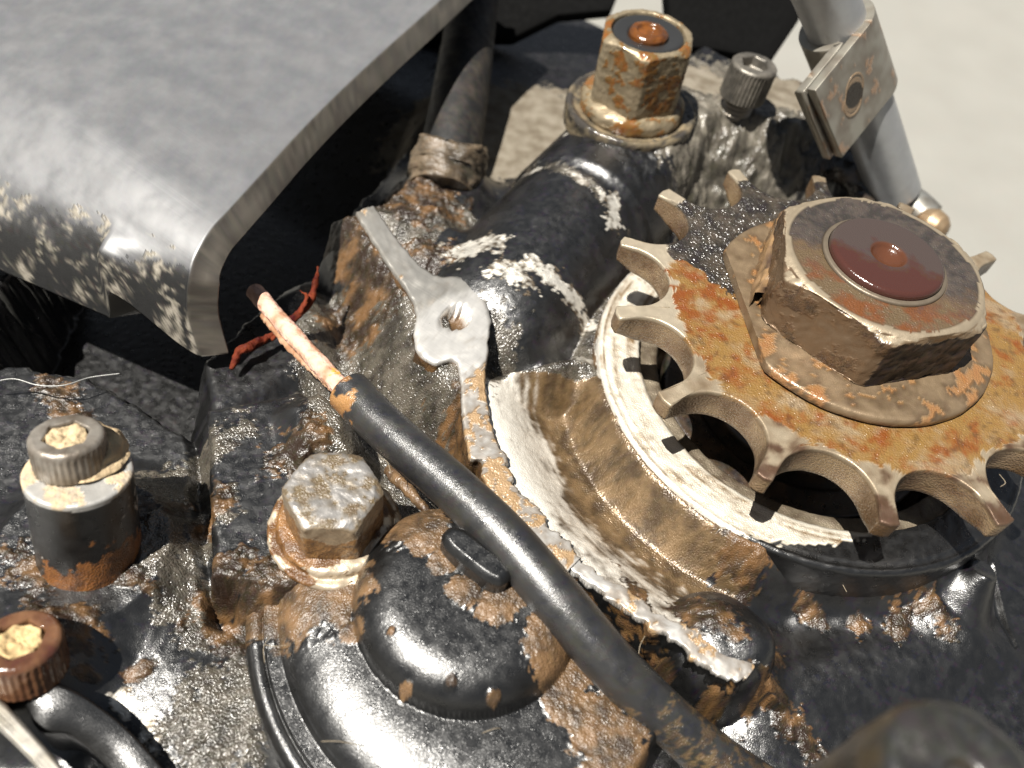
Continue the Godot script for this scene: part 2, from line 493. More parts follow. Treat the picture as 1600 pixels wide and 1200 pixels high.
func paint_case():
	# dust behind, cast wall
	splat(W(-86.83, -37.64), 30.0, 20.0, -0.9, 3, 0.2)
	splat(W(-38.34, -47.51), 22.0, 17.0, 0.6, 4, 0.3)
	splat(W(-45.01, -34.76), 14.0, 10.0, 0.3, 4, 0.5)
	splat(W(-36.15, -64.61), 7.0, 7.0, 0.0, 3, 0.4)
	splat(W(-52.64, -53.20), 7.0, 6.0, 0.0, 3, 0.5)
	# barrel: bare paint chips, and the step edge's highlight painted in
	splat(W(-61.45, 16.30), 6.0, 3.0, -0.7, 2, 0.9, -0.15)
	splat(W(-51.70, 17.14), 4.0, 2.0, -0.9, 2, 0.9, -0.15)
	splat(W(-43.07, 12.75), 8.0, 1.8, -0.1, 2, 0.9)
	splat(W(-48.63, 17.74), 3.0, 2.0, 0.0, 2, 0.9)
	splat(W(-56.06, -9.78), 12.0, 1.3, 0.12, 5, 1.0)  # glossy highlight along the step edge, painted as paler grit
	splat(W(-64.74, -10.15), 2.4, 0.7, 0.12, 2, 1.2)
	splat(W(-54.12, -9.01), 3.0, 0.6, 0.3, 2, 1.3)
	splat(W(-49.45, -8.84), 2.0, 0.7, 0.5, 2, 1.2)
	splat(W(-45.28, -7.79), 3.0, 1.5, 0.9, 2, 1.1, -0.1)
	splat(W(-59.94, -21.93), 5.0, 1.2, 0.0, 2, 0.9, -0.1)
	splat(W(-79.86, 6.46), 9.0, 9.0, 0.0, 1, 0.6, 0.5)
	splat(W(-75.48, 12.81), 6.0, 4.0, 0.0, 1, 0.7, 0.6)
	splat(W(-33.36, 21.39), 3.0, 2.5, 0.0, 2, 0.7)
	# worn bright streak along the shell and lip
	splat(W(5.25, 50.57), 4.0, 3.0, 0.0, 1, 0.8)
	splat(W(-50.17, 35.84), 9.0, 13.0, 0.5, 5, 0.4)
	splat(W(-56.86, 44.49), 14.0, 12.0, 0.5, 5, 0.4)
	splat(W(-70.11, 27.62), 5.0, 12.0, 0.5, 1, 0.5, 0.5)
	splat(W(-70.45, 37.24), 6.0, 4.0, 0.3, 1, 0.7, 0.4)
	splat(W(4.35, 34.61), 5.0, 4.0, 0.3, 1, 0.6, 0.2)
	# rusty mud about the pillar, the crevice, the screws
	splat(W(-66.19, 85.02), 3.2, 8.0, 0.4, 1, 0.7, 0.6)
	splat(W(-62.39, 92.11), 7.0, 2.0, -0.2, 1, 0.6, 0.6)
	splat(W(-68.63, 77.82), 4.0, 13.0, 0.3, 5, 0.6, 0.4)
	splat(W(-68.35, 99.40), 6.0, 2.0, 0.1, 1, 1.2, 0.5)
	splat(W(-92.94, 77.11), 6.0, 2.5, 0.1, 1, 0.8, 0.5)
	splat(W(-58.67, 100.73), 4.0, 3.0, 0.1, 1, 0.9, 0.4)
	splat(W(-59.91, 102.33), 4.0, 2.4, 0.1, 1, 0.6, 0.5)
	splat(W(-52.35, 88.79), 8.0, 3.5, 0.3, 5, 0.7, 0.4)
	splat(W(-59.25, 83.22), 4.0, 8.0, 0.3, 5, 0.7, 0.4)
	splat(W(-49.44, 84.79), 2.5, 6.0, 0.2, 1, 0.7, 0.6)
	splat(W(-58.23, 78.19), 2.0, 4.0, 0.2, 1, 0.8, 0.6)
	splat(W(-44.86, 87.98), 3.5, 4.0, 0.2, 1, 0.6, 0.6)
	splat(W(-37.20, 96.27), 6.5, 9.0, 0.3, 5, 0.6, 0.4)
	splat(W(-49.49, 98.76), 1.2, 2.0, 0.3, 1, 0.6, 0.2)
	splat(W(-52.96, 103.04), 1.2, 1.2, 0.3, 1, 0.6, 0.2)
	splat(W(-42.91, 80.76), 4.5, 6.0, 0.3, 1, 0.6, 0.8)
	splat(W(-55.11, 63.82), 3.5, 5.0, 0.3, 1, 0.7, 0.8)
	splat(W(-47.45, 102.83), 2.4, 1.4, 0.5, 2, 1.1)
	splat(W(-43.67, 102.83), 2.4, 0.7, 0.9, 2, 1.2)
	splat(W(-41.49, 103.54), 1.2, 0.7, 0.9, 2, 1.0)
	# lower right: flakes of mud on black
	splat(W(4.77, 36.35), 5.0, 4.0, 0.4, 1, 0.7, 0.2)
	splat(W(18.21, 34.39), 3.0, 1.5, 0.3, 1, 0.8, 0.2)
	splat(W(32.90, 22.86), 4.0, 1.8, 0.3, 1, 1.1, 0.3)
	splat(W(29.13, 27.21), 3.0, 2.0, 0.3, 1, 1.0, 0.3)
	splat(W(24.88, 31.29), 1.6, 2.0, 0.3, 1, 0.9, 0.2)
	splat(W(22.80, 50.68), 6.0, 2.0, 0.1, 1, 1.0, 0.5)
	splat(W(13.82, 59.76), 4.0, 3.0, 0.1, 1, 0.9, 0.5)
	splat(W(16.22, 45.67), 2.0, 2.0, 0.1, 1, 1.1, 0.3)
	splat(W(-0.38, 55.89), 7.0, 1.5, 0.6, 1, 0.9, 0.4)

func case_in(p: Vector2) -> bool:
	# the casting ends behind the sprocket: beyond that edge the floor shows
	var e0 := W(-20.29, -71.02); var e1 := W(42.29, -29.94)
	if (e1 - e0).cross(p - e0) < 0.0: return false
	var f0 := W(-24.73, -54.49); var f1 := W(-20.52, -70.78)
	if p.x > f0.x + 1.5 and p.y < f1.y: return false
	return true

func commit_case():
	var o := thing("engine_crankcase", "black painted engine casing with worn aluminium and rusty mud, behind the sprocket", "engine casing", V(0, -27.5, 0))
	var names := ["paint", "mud", "alu", "dust", "cast", "grit", "shell"]
	var v := PackedVector3Array(); var n := PackedVector3Array(); var col := PackedColorArray(); var slot := PackedByteArray(); var ok := PackedByteArray()
	v.resize(NX * NZ); n.resize(NX * NZ); col.resize(NX * NZ); slot.resize(NX * NZ); ok.resize(NX * NZ)
	var brightest := W(-30.23, 43.03)
	var off := PackedFloat32Array(); off.resize(NX * NZ)
	for j in NZ:
		for i in NX:
			var k := j * NX + i
			var p := Vector2(X0 + i * CELL, Z0 + j * CELL)
			var id := MID[k]
			var c1 := nf.get_noise_3d(p.x, H[k], p.y); var c2 := nz.get_noise_2dv(p * 2.0)
			var col_: Color
			var add := 0.0
			match id:
				0:
					add = c1 * 0.05
					col_ = BLACK.lerp(Color(0.035, 0.03, 0.024), clampf(c2 * 0.45, 0.0, 1.0))
				1:
					add = c1 * 0.3 + nz.get_noise_3d(p.x * 3.0, H[k] * 3.0, p.y * 3.0) * 0.3
					var t := clampf(0.5 + c2 * 1.3 + c1 * 0.4, 0.0, 1.0)
					col_ = Color(0.022, 0.015, 0.009).lerp(Color(0.135, 0.074, 0.031), t * t)
				2:
					add = c1 * 0.06
					col_ = ALU.lerp(Color(0.13, 0.1, 0.065), clampf(c2 * 1.0 + c1 * 0.9 - 0.1 + 0.95 * sstep(0.45, 0.0, WEAR[k]), 0.0, 1.0))
				3:
					add = c1 * 0.05
					col_ = Color(0.22, 0.195, 0.155).lerp(Color(0.13, 0.108, 0.08), clampf(0.5 + c2, 0.0, 1.0))
				6:
					var r := p.length(); var a := rad_to_deg(atan2(-p.y, p.x))
					var t := (r - 36.5) / (lip_r(a) - 36.5)
					var streak := nz.get_noise_2d(a * 0.35, r * 5.0) * 0.45 + c2 * 0.55 + c1 * 0.25
					var w := sstep(0.3, 0.75, t) * 1.1 - 0.62 + streak
					w += 0.55 * sstep(13.0, 5.0, p.distance_to(brightest)) + 0.35 * sstep(3.0, 0.8, absf(r - 44.5)) * sstep(-112.0, -100.0, a)
					add = c1 * 0.09 + c2 * 0.12
					col_ = Color(0.07, 0.046, 0.024).lerp(Color(0.2, 0.13, 0.065), clampf(0.5 + c2 + c1 * 0.5, 0.0, 1.0)).lerp(ALU, sstep(0.0, 0.75, w))
				5:
					add = c1 * 0.14
					col_ = Color(0.03, 0.026, 0.02).lerp(Color(0.12, 0.105, 0.082), clampf(0.5 + c2 + c1 * 0.5, 0.0, 1.0))
				_:
					add = c1 * 0.22 + nz.get_noise_3d(p.x * 3.0, H[k] * 3.0, p.y * 3.0) * 0.5
					col_ = Color(0.06, 0.053, 0.042).lerp(Color(0.2, 0.18, 0.145), clampf(0.4 + c2 * 0.9 + c1 * 0.4, 0.0, 1.0))
			off[k] = add; v[k] = Vector3(p.x, H[k], p.y); col[k] = col_; slot[k] = id
			ok[k] = 1 if case_in(p) and p.length() > 35.5 else 0
	for j in NZ:
		for i in NX:
			var k := j * NX + i
			var hx := v[j * NX + mini(i + 1, NX - 1)].y - v[j * NX + maxi(i - 1, 0)].y
			var hz := v[mini(j + 1, NZ - 1) * NX + i].y - v[maxi(j - 1, 0) * NX + i].y
			n[k] = Vector3(-hx, 2.0 * CELL, -hz).normalized()
	for k in NX * NZ: v[k] += n[k] * off[k]
	for j in NZ:
		for i in NX:
			var k := j * NX + i
			n[k] = (v[mini(j + 1, NZ - 1) * NX + i] - v[maxi(j - 1, 0) * NX + i]).cross(v[j * NX + mini(i + 1, NX - 1)] - v[j * NX + maxi(i - 1, 0)]).normalized()
	var idx := PackedInt32Array()
	for j in NZ - 1:
		for i in NX - 1:
			var a := j * NX + i
			if ok[a] == 0 or ok[a + 1] == 0 or ok[a + NX] == 0 or ok[a + NX + 1] == 0: continue
			idx.append_array(PackedInt32Array([a, a + 1, a + NX, a + 1, a + NX + 1, a + NX]))
	# the flank of the casting, straight down from its outline
	var deep := -118.0
	for j in range(1, NZ - 1):
		for i in range(1, NX - 1):
			var a := j * NX + i
			if ok[a] == 0: continue
			for d: int in [1, -1, NX, -NX]:
				if ok[a + d] == 1 or v[a].length() < 60.0 and Vector2(v[a].x, v[a].z).length() < 40.0: continue
				var side := Vector3(signf(d) if absi(d) == 1 else 0.0, 0, signf(d) if absi(d) == NX else 0.0)
				var w := Vector3(side.z, 0, -side.x) * CELL * 0.55
				var q := v.size()
				for e: Vector3 in [v[a] - w, v[a] + w, Vector3(v[a].x, deep, v[a].z) - w, Vector3(v[a].x, deep, v[a].z) + w]:
					v.push_back(e); n.push_back(side); col.push_back(BLACK); slot.push_back(0)
				idx.append_array(PackedInt32Array([q, q + 1, q + 2, q + 1, q + 3, q + 2]))
	commit("case_wall", v, n, col, slot, idx, names, o)
	case_root = o

var case_root: Node3D

# ------------------------------------------------------------------ bearing boss, seal, shaft
func build_boss():
	var prof := [W(37.8, -30), W(37.0, -24), W(36.8, -17.5), W(36.6, -15.6), W(36.2, -15.1), W(35.7, -15.0), W(35.3, -15.25), W(34.9, -15.0), W(30.2, -15.0), W(29.6, -15.2), W(29.4, -17.0), W(28.9, -17.2), W(26.2, -17.2), W(25.8, -17.6), W(25.5, -24.0), W(24.0, -24.5), W(14.0, -24.5)]
	var arr := lathe(prof, Vector3.ZERO, Vector3.UP, 420, 0.5, none, 0.0, 2)
	fix_up(arr)
	rough(arr, 0.12, nf)
	part("bearing_boss", arr, func(p: Vector3, n: Vector3):
		var a := rad_to_deg(atan2(-p.z, p.x)); var r := Vector2(p.x, p.z).length()
		var c := nz.get_noise_3dv(p * 2.0) + 0.5 * nf.get_noise_3dv(p)
		var f2 := nf.get_noise_3dv(p * 1.5)
		if r > 36.3:
			if a < -84.0 + c * 5.0 or a > 60.0:
				pm = 1 if p.y < -16.5 + c * 2.0 else 2
				return pdirt(p, Color(0.05, 0.03, 0.015), Color(0.17, 0.1, 0.045)) if pm == 1 else ALU.lerp(Color(0.4, 0.3, 0.18), clampf(c, 0, 1))
			pm = 0
			return BLACK
		if r > 29.5:
			if a > -84.0 and a < 60.0 and r > 36.4 - 0.19 * (a + 84.0) + f2 * 1.2: pm = 0; return BLACK
			pm = 2
			var band := nz.get_noise_2d(a * 0.25, r * 9.0) + 0.6 * nz.get_noise_2d(a * 0.8, r * 4.0) + 0.3 * f2
			return Color(0.84, 0.78, 0.66).lerp(Color(0.24, 0.155, 0.075), clampf(band * 1.1 + c * 0.5 + 0.15 + (0.3 if p.y < -15.3 else 0.0), 0, 1))
		if r > 25.6: pm = 2; return pdirt(p, Color(0.3, 0.25, 0.18), Color(0.12, 0.09, 0.06))
		pm = 1
		return pdirt(p, Color(0.03, 0.025, 0.02), Color(0.1, 0.06, 0.03)), ["paint", "mud", "bright"], case_root)
	var t := thing("oil_seal", "dark rubber oil seal ring round the shaft under the sprocket", "oil seal", V(0, -22, 0))
	arr = lathe([W(23.8, -24.4), W(23.8, -21.2), W(23.3, -20.8), W(19.0, -20.8), W(18.0, -21.6), W(15.0, -21.8), W(14.2, -21.0), W(13.0, -21.0)], Vector3.ZERO, Vector3.UP, 200, 0.6, none, 0.0, 2)
	fix_up(arr)
	part("seal_ring", arr, func(p, _n): return pdirt(p, Color(0.012, 0.011, 0.01), Color(0.09, 0.055, 0.03), -0.2), ["rubber"], t)
	arr = lathe([W(13.0, -26.0), W(13.0, -5.0), W(11.0, -4.9)], Vector3.ZERO, Vector3.UP, 100, 0.8)
	part("spacer_collar", arr, func(p, _n): return pdirt(p, Color(0.2, 0.15, 0.1), Color(0.06, 0.04, 0.03)), ["steel"], t)

func fix_up(arr: Dictionary):
	var s := 0.0
	for k in arr.n.size(): s += arr.n[k].y
	if s < 0.0:
		var idx: PackedInt32Array = arr.i
		for t in range(0, idx.size(), 3):
			var q := idx[t + 1]; idx[t + 1] = idx[t + 2]; idx[t + 2] = q
		arr.i = idx; arr.n = normals(arr.v, idx)

# ------------------------------------------------------------------ the broken guard lip
func build_lip():
	var L: Array = [V(-81.37, -14.00, 22.44), V(-70.09, -14.00, 27.97), V(-61.87, -14.00, 31.58), V(-57.76, -14.00, 34.45), V(-55.10, -14.00, 38.21), V(-52.15, -14.00, 40.72), V(-48.72, -14.00, 40.84), V(-46.82, -14.00, 38.38), V(-43.91, -14.00, 40.71), V(-41.00, -14.00, 44.06), V(-36.79, -14.00, 48.84), V(-33.61, -14.00, 51.52), V(-32.30, -14.00, 51.27), V(-28.75, -14.00, 54.24), V(-23.91, -14.00, 55.60), V(-20.95, -14.00, 56.28), V(-16.64, -14.00, 58.28), V(-12.96, -14.00, 58.19), V(-12.61, -14.40, 57.14), V(-6.79, -14.40, 57.18), V(-1.78, -14.40, 57.28), V(3.47, -14.40, 57.18), V(7.65, -14.40, 57.42), V(11.41, -14.40, 57.18), V(13.15, -14.40, 55.40)]
	var Rr: Array = [V(-80.32, -14.00, 18.81), V(-69.06, -14.00, 23.72), V(-61.48, -14.00, 25.39), V(-57.99, -14.00, 22.90), V(-55.61, -14.00, 21.47), V(-51.47, -14.00, 23.76), V(-47.66, -14.00, 27.35), V(-44.61, -14.00, 32.28), V(-41.71, -14.00, 36.95), V(-36.97, -14.20, 42.73), V(-32.94, -14.20, 46.35), V(-29.58, -14.20, 48.13), V(-27.66, -14.20, 49.72), V(-24.62, -14.20, 51.67), V(-20.76, -14.20, 52.51), V(-18.83, -14.20, 53.30), V(-15.99, -14.20, 54.05), V(-12.76, -14.20, 54.68), V(-12.04, -14.50, 54.88), V(-4.65, -14.50, 54.78), V(-0.19, -14.50, 54.78), V(4.78, -14.50, 54.08), V(8.90, -14.50, 53.78), V(11.25, -14.50, 52.79), V(13.40, -14.50, 53.24)]
	var a := smooth_path(L, 320); var b := smooth_path(Rr, 320)
	# pair stations by the same share of the way
	a = paired(L, 14); b = paired(Rr, 14)
	var m := a.size()
	for k in m:
		var jag := sstep(0.42, 0.5, float(k) / m)
		var w := (b[k] - a[k]).normalized()
		a[k] += w * (nz.get_noise_3dv(a[k] * 4.0) * 0.9 + nf.get_noise_3dv(a[k]) * 0.35) * (0.25 + jag)
		b[k] += w * (nz.get_noise_3dv(b[k] * 4.0) * 0.9 + nf.get_noise_3dv(b[k]) * 0.35) * (0.2 + jag)
	var rings := []
	for k in m:
		var along := (a[mini(k + 1, m - 1)] - a[maxi(k - 1, 0)]).normalized()
		var out := Vector3(along.z, 0, -along.x)
		if out.dot(a[k] - b[k]) < 0: out = -out
		var ring := PackedVector3Array()
		var foot := a[k] + out * 0.6
		for q in 26: ring.push_back(Vector3(lerpf(foot.x, a[k].x, q / 25.0), lerpf(-29.0, a[k].y - 0.35, q / 25.0), lerpf(foot.z, a[k].z, q / 25.0)))
		ring.push_back(a[k].lerp(b[k], 0.03) + Vector3.DOWN * 0.05)
		for q in range(1, 14):
			var t := q / 14.0
			ring.push_back(a[k].lerp(b[k], t) + Vector3.UP * (0.12 * sin(t * PI)))
		ring.push_back(b[k] + Vector3.DOWN * 0.1); ring.push_back(b[k] + Vector3.DOWN * 1.2 - out * 0.2); ring.push_back(b[k] + Vector3.DOWN * 7.0 - out * 0.3)
		rings.push_back(ring)
	var arr := loft(rings, false, 2); fix_up(arr)
	var hole := V(-52.20, -14.00, 31.01)
	rough(arr, 0.6, nz, 3.0, func(p: Vector3): return 1.0 if p.y < -15.0 else 0.3)
	rough(arr, 0.16, nf, 0.8)
	# the screw hole in the lug
	var v: PackedVector3Array = arr.v
	for k in v.size():
		var d := Vector2(v[k].x - hole.x, v[k].z - hole.z).length()
		if d < 2.6 and v[k].y > -16.0: v[k].y -= 2.0 * sstep(2.6, 1.7, d)
	arr.v = v; arr.n = normals(v, arr.i)
	var o := part("guard_lip", arr, func(p: Vector3, n: Vector3):
		var c := nz.get_noise_3dv(p * 2.0) + 0.5 * nf.get_noise_3dv(p)
		if p.y < -14.9:
			pm = 1 if p.x < -30.0 or c > 0.15 else 0
			return pdirt(p, Color(0.04, 0.024, 0.012), Color(0.14, 0.075, 0.03)) if pm == 1 else BLACK
		pm = 2
		var brown := Color(0.25, 0.16, 0.08)
		var w := c * 0.8 + 0.12
		if p.x < -56.0: w -= 0.1
		if p.x > -43.0 and p.x < -13.0: w += 0.45
		if p.x > -12.0: w += 0.25
		if p.x > -57.0 and p.x < -44.0 and p.z < 46.0 and (p - hole).length() > 2.3: w -= 0.35
		if w > 0.6: pm = 3; return Color(0.22, 0.13, 0.06).lerp(Color(0.4, 0.27, 0.15), clampf(0.5 + c, 0, 1))
		return Color(0.74, 0.72, 0.68).lerp(brown, clampf(w, 0, 1)).lerp(Color(0.3, 0.285, 0.255), 0.75 * sstep(-56.0, -58.5, p.x + c * 2.0 + (p.z - 34.0) * 0.25)), ["paint", "mud", "brushed", "cast"], case_root)
	o.set_meta("label", "broken aluminium guard lip with fractured edge and screw hole")

func paired(pts: Array, per: int) -> PackedVector3Array:
	var out := PackedVector3Array(); var n := pts.size()
	for k in n - 1:
		var p0: Vector3 = pts[maxi(k - 1, 0)]; var p1: Vector3 = pts[k]; var p2: Vector3 = pts[k + 1]; var p3: Vector3 = pts[mini(k + 2, n - 1)]
		for j in per: out.push_back(p1.cubic_interpolate(p2, p0, p3, float(j) / per))
	out.push_back(pts[-1])
	return out

# ------------------------------------------------------------------ dark plates behind
func build_backdrop_plates():
	var t := thing("rear_bracket", "black steel bracket behind the shift nut at the top edge", "bracket", V(-57.52, -11.84, -93.94))
	var up := Vector3(0.277241, 0.756333, 0.592536)
	var pl := plate(dense([V(-79.14, 1.74, -84.29), V(-51.69, 6.73, -103.50), V(-46.08, -2.29, -94.61), V(-46.32, -9.70, -85.04), V(-58.38, -9.88, -79.16), V(-67.67, -10.68, -73.80)], 1.5), (up + Vector3(0.2, 0.1, 0)).normalized(), 5.0, 0.5)
	part("bracket_plate", pl, solid(Color(0.008, 0.008, 0.008)), ["matte"], t)
	var t2 := thing("shade_plate", "dark plate added to stand for the shadow above the dusty casing", "shade plate", V(-109.18, -14.20, -66.76))  # added black sheet in place of the plastic cover's shadow
	pl = plate(dense([V(-149.99, -17.02, -55.88), V(-91.40, -4.99, -91.90), V(-88.97, -13.57, -82.08), V(-99.22, -16.38, -73.70), V(-106.64, -22.82, -65.38), V(-139.76, -29.66, -44.53)], 1.5), up, 5.0, 0.5)
	part("shade_sheet", pl, solid(Color(0.007, 0.007, 0.007)), ["matte"], t2)

# ------------------------------------------------------------------ domed side cover, lower left
func build_side_cover():
	var C := V(-24.84, -18.00, 75.87)
	var rim_c := V(-17.2, -18, 60.9); var dome_c := V(-21.2, -18, 68.3)
	var o := thing("side_cover", "glossy black domed side cover with stepped round plateaus, lower centre", "engine cover", V(-17.2, -28, 60.9))
	# polar grid: rings about the rim's centre, heights from the steps
	var seg := 620; var rings := []
	var cutA := W(-48.03, 77.19); var cutB := W(-28.12, 57.86)
	var rads := PackedFloat32Array()
	var r := 0.02
	while r < 33.2: rads.push_back(r); r += 0.24
	for e in [33.2, 33.6, 33.95, 34.15, 34.25, 34.4, 34.6, 34.9, 35.6, 36.6, 37.2, 37.4, 37.5]: rads.push_back(e)
	for rr in rads:
		var ring := PackedVector3Array(); ring.resize(seg)
		for k in seg:
			var a := TAU * k / seg
			var p := Vector2(rim_c.x + cos(a) * rr, rim_c.z + sin(a) * rr)
			var h := -18.0
			if rr > 23.0 and rr <= 34.3: h -= 4.6 * (1.0 - sqrt(maxf(1.0 - pow((minf(rr, 32.4) - 23.0) / 9.45, 2.0), 0.0)))
			elif rr > 34.3: h = -23.2 + (-0.5 if rr < 34.7 else 0.0) - (6.0 * sstep(36.4, 37.5, rr))
			var d := p.distance_to(Vector2(dome_c.x, dome_c.z))
			if rr < 32.0:
				# dome plateau with a broad fillet
				if d < 14.9: h += 5.2 * sqrt(clampf(1.0 - pow(maxf(d - 8.6, 0.0) / 6.3, 2.0), 0.0, 1.0))
				elif d < 16.6: h -= 0.0
				# slight sag of the annulus toward the rim
				h -= 0.6 * sstep(16.0, 31.0, d)
			# the cover stops short of the guard lip and of the bolt's far side
			var lim := lip_r(rad_to_deg(atan2(-p.y, p.x))) + 3.0
			h = lerpf(h, -31.0, sstep(lim + 4.0, lim, p.length()))
			h = lerpf(h, -31.0, sstep(7.0, 11.0, p.x))
			var off := (cutB - cutA).normalized().cross(p - cutA)
			h = lerpf(h, -31.0, sstep(0.0, 5.0, -off))
			var q := nz.get_noise_2dv(p * 2.0) * 0.06
			ring[k] = Vector3(p.x, h + q, p.y)
		rings.push_back(ring)
	var arr := loft(rings, true, 2); fix_up(arr)
	var mud_at: Array = [[V(-40.43, -17.50, 79.13), 8.0], [V(-35.42, -17.50, 77.95), 4.5], [V(-30.35, -17.50, 80.58), 1.6], [V(-42.33, -17.50, 79.50), 7.0], [V(-21.55, -13.00, 69.50), 2.4], [V(-17.35, -13.00, 68.34), 2.8], [V(-26.24, -13.00, 68.12), 1.8], [V(-16.68, -14.00, 65.47), 2.4], [V(-7.24, -18.00, 67.81), 5.0], [V(-4.37, -18.00, 70.75), 3.0], [V(-10.62, -18.00, 67.25), 2.6], [V(0.51, -18.00, 70.93), 4.0], [V(4.46, -20.00, 71.91), 5.0], [V(-33.68, -17.00, 65.19), 5.0], [V(-31.09, -17.00, 65.61), 4.0], [V(-40.98, -19.00, 83.27), 4.0], [V(-15.95, -18.00, 79.32), 0.8], [V(-19.97, -18.00, 82.77), 0.8], [V(-25.37, -18.00, 79.02), 0.5], [V(-10.97, -18.00, 77.41), 0.9]]
	var muddy := func(p: Vector3) -> float:
		var w := -1.0
		for s in mud_at:
			var d := Vector2(p.x - s[0].x, p.z - s[0].z).length() / float(s[1])
			w = maxf(w, 1.0 - d)
		return w + nz.get_noise_3dv(p * 3.0) * 0.4 + nf.get_noise_3dv(p * 1.4) * 0.25
	var v: PackedVector3Array = arr.v
	for k in v.size():
		if v[k].y > -24.0:
			var w: float = muddy.call(v[k])
			if w > 0.0: v[k].y += minf(w, 0.4) * 0.7 + nf.get_noise_3dv(v[k] * 1.5) * 0.16
	arr.v = v; arr.n = normals(v, arr.i)
	part("cover_shell", arr, func(p: Vector3, _n):
		var w: float = muddy.call(Vector3(p.x, -17.5, p.z))
		if p.y > -24.0 and w > 0.02: pm = 1; return pdirt(p, Color(0.045, 0.029, 0.016), Color(0.18, 0.105, 0.05))
		return BLACK, ["paint", "mud"], o)
	var fe := tube([V(-42.80, -18.00, 58.94), V(-38.93, -16.50, 60.25), V(-34.24, -16.00, 61.52), V(-28.85, -15.50, 63.31)], func(q): return 0.75 + 0.15 * sin(q * 7.0), 80, 14)
	rough(fe, 0.25, nf)
	part("flange_edge", fe, func(p, _n): return pdirt(p, Color(0.05, 0.03, 0.016), Color(0.2, 0.12, 0.06)), ["mud"], o)
	# tab beside the cable
	var ux := (V(-18.11, -9.50, 66.70) - V(-27.04, -9.50, 66.26)).normalized()
	var w2 := ux.cross(Vector3.UP).normalized()
	var c := V(-22.77, -9.50, 65.80)
	var pts := []
	for k in 40:
		var a := TAU * k / 40
		var e := Vector2(cos(a), sin(a)); e = Vector2(signf(e.x) * pow(absf(e.x), 0.55), signf(e.y) * pow(absf(e.y), 0.7))
		pts.push_back(c + ux * e.x * 5.2 + w2 * e.y * 1.9)
	var pa := plate(PackedVector3Array(pts), Vector3.UP, 8.0, 0.7, 8)
	part("cable_tab", pa, func(p: Vector3, _n):
		if p.y < -14.5 + nz.get_noise_3dv(p * 2.0) * 2.0 - 0.8: pm = 1; return pdirt(p, Color(0.06, 0.033, 0.014), Color(0.18, 0.09, 0.03))
		return BLACK, ["paint", "mud"], o)

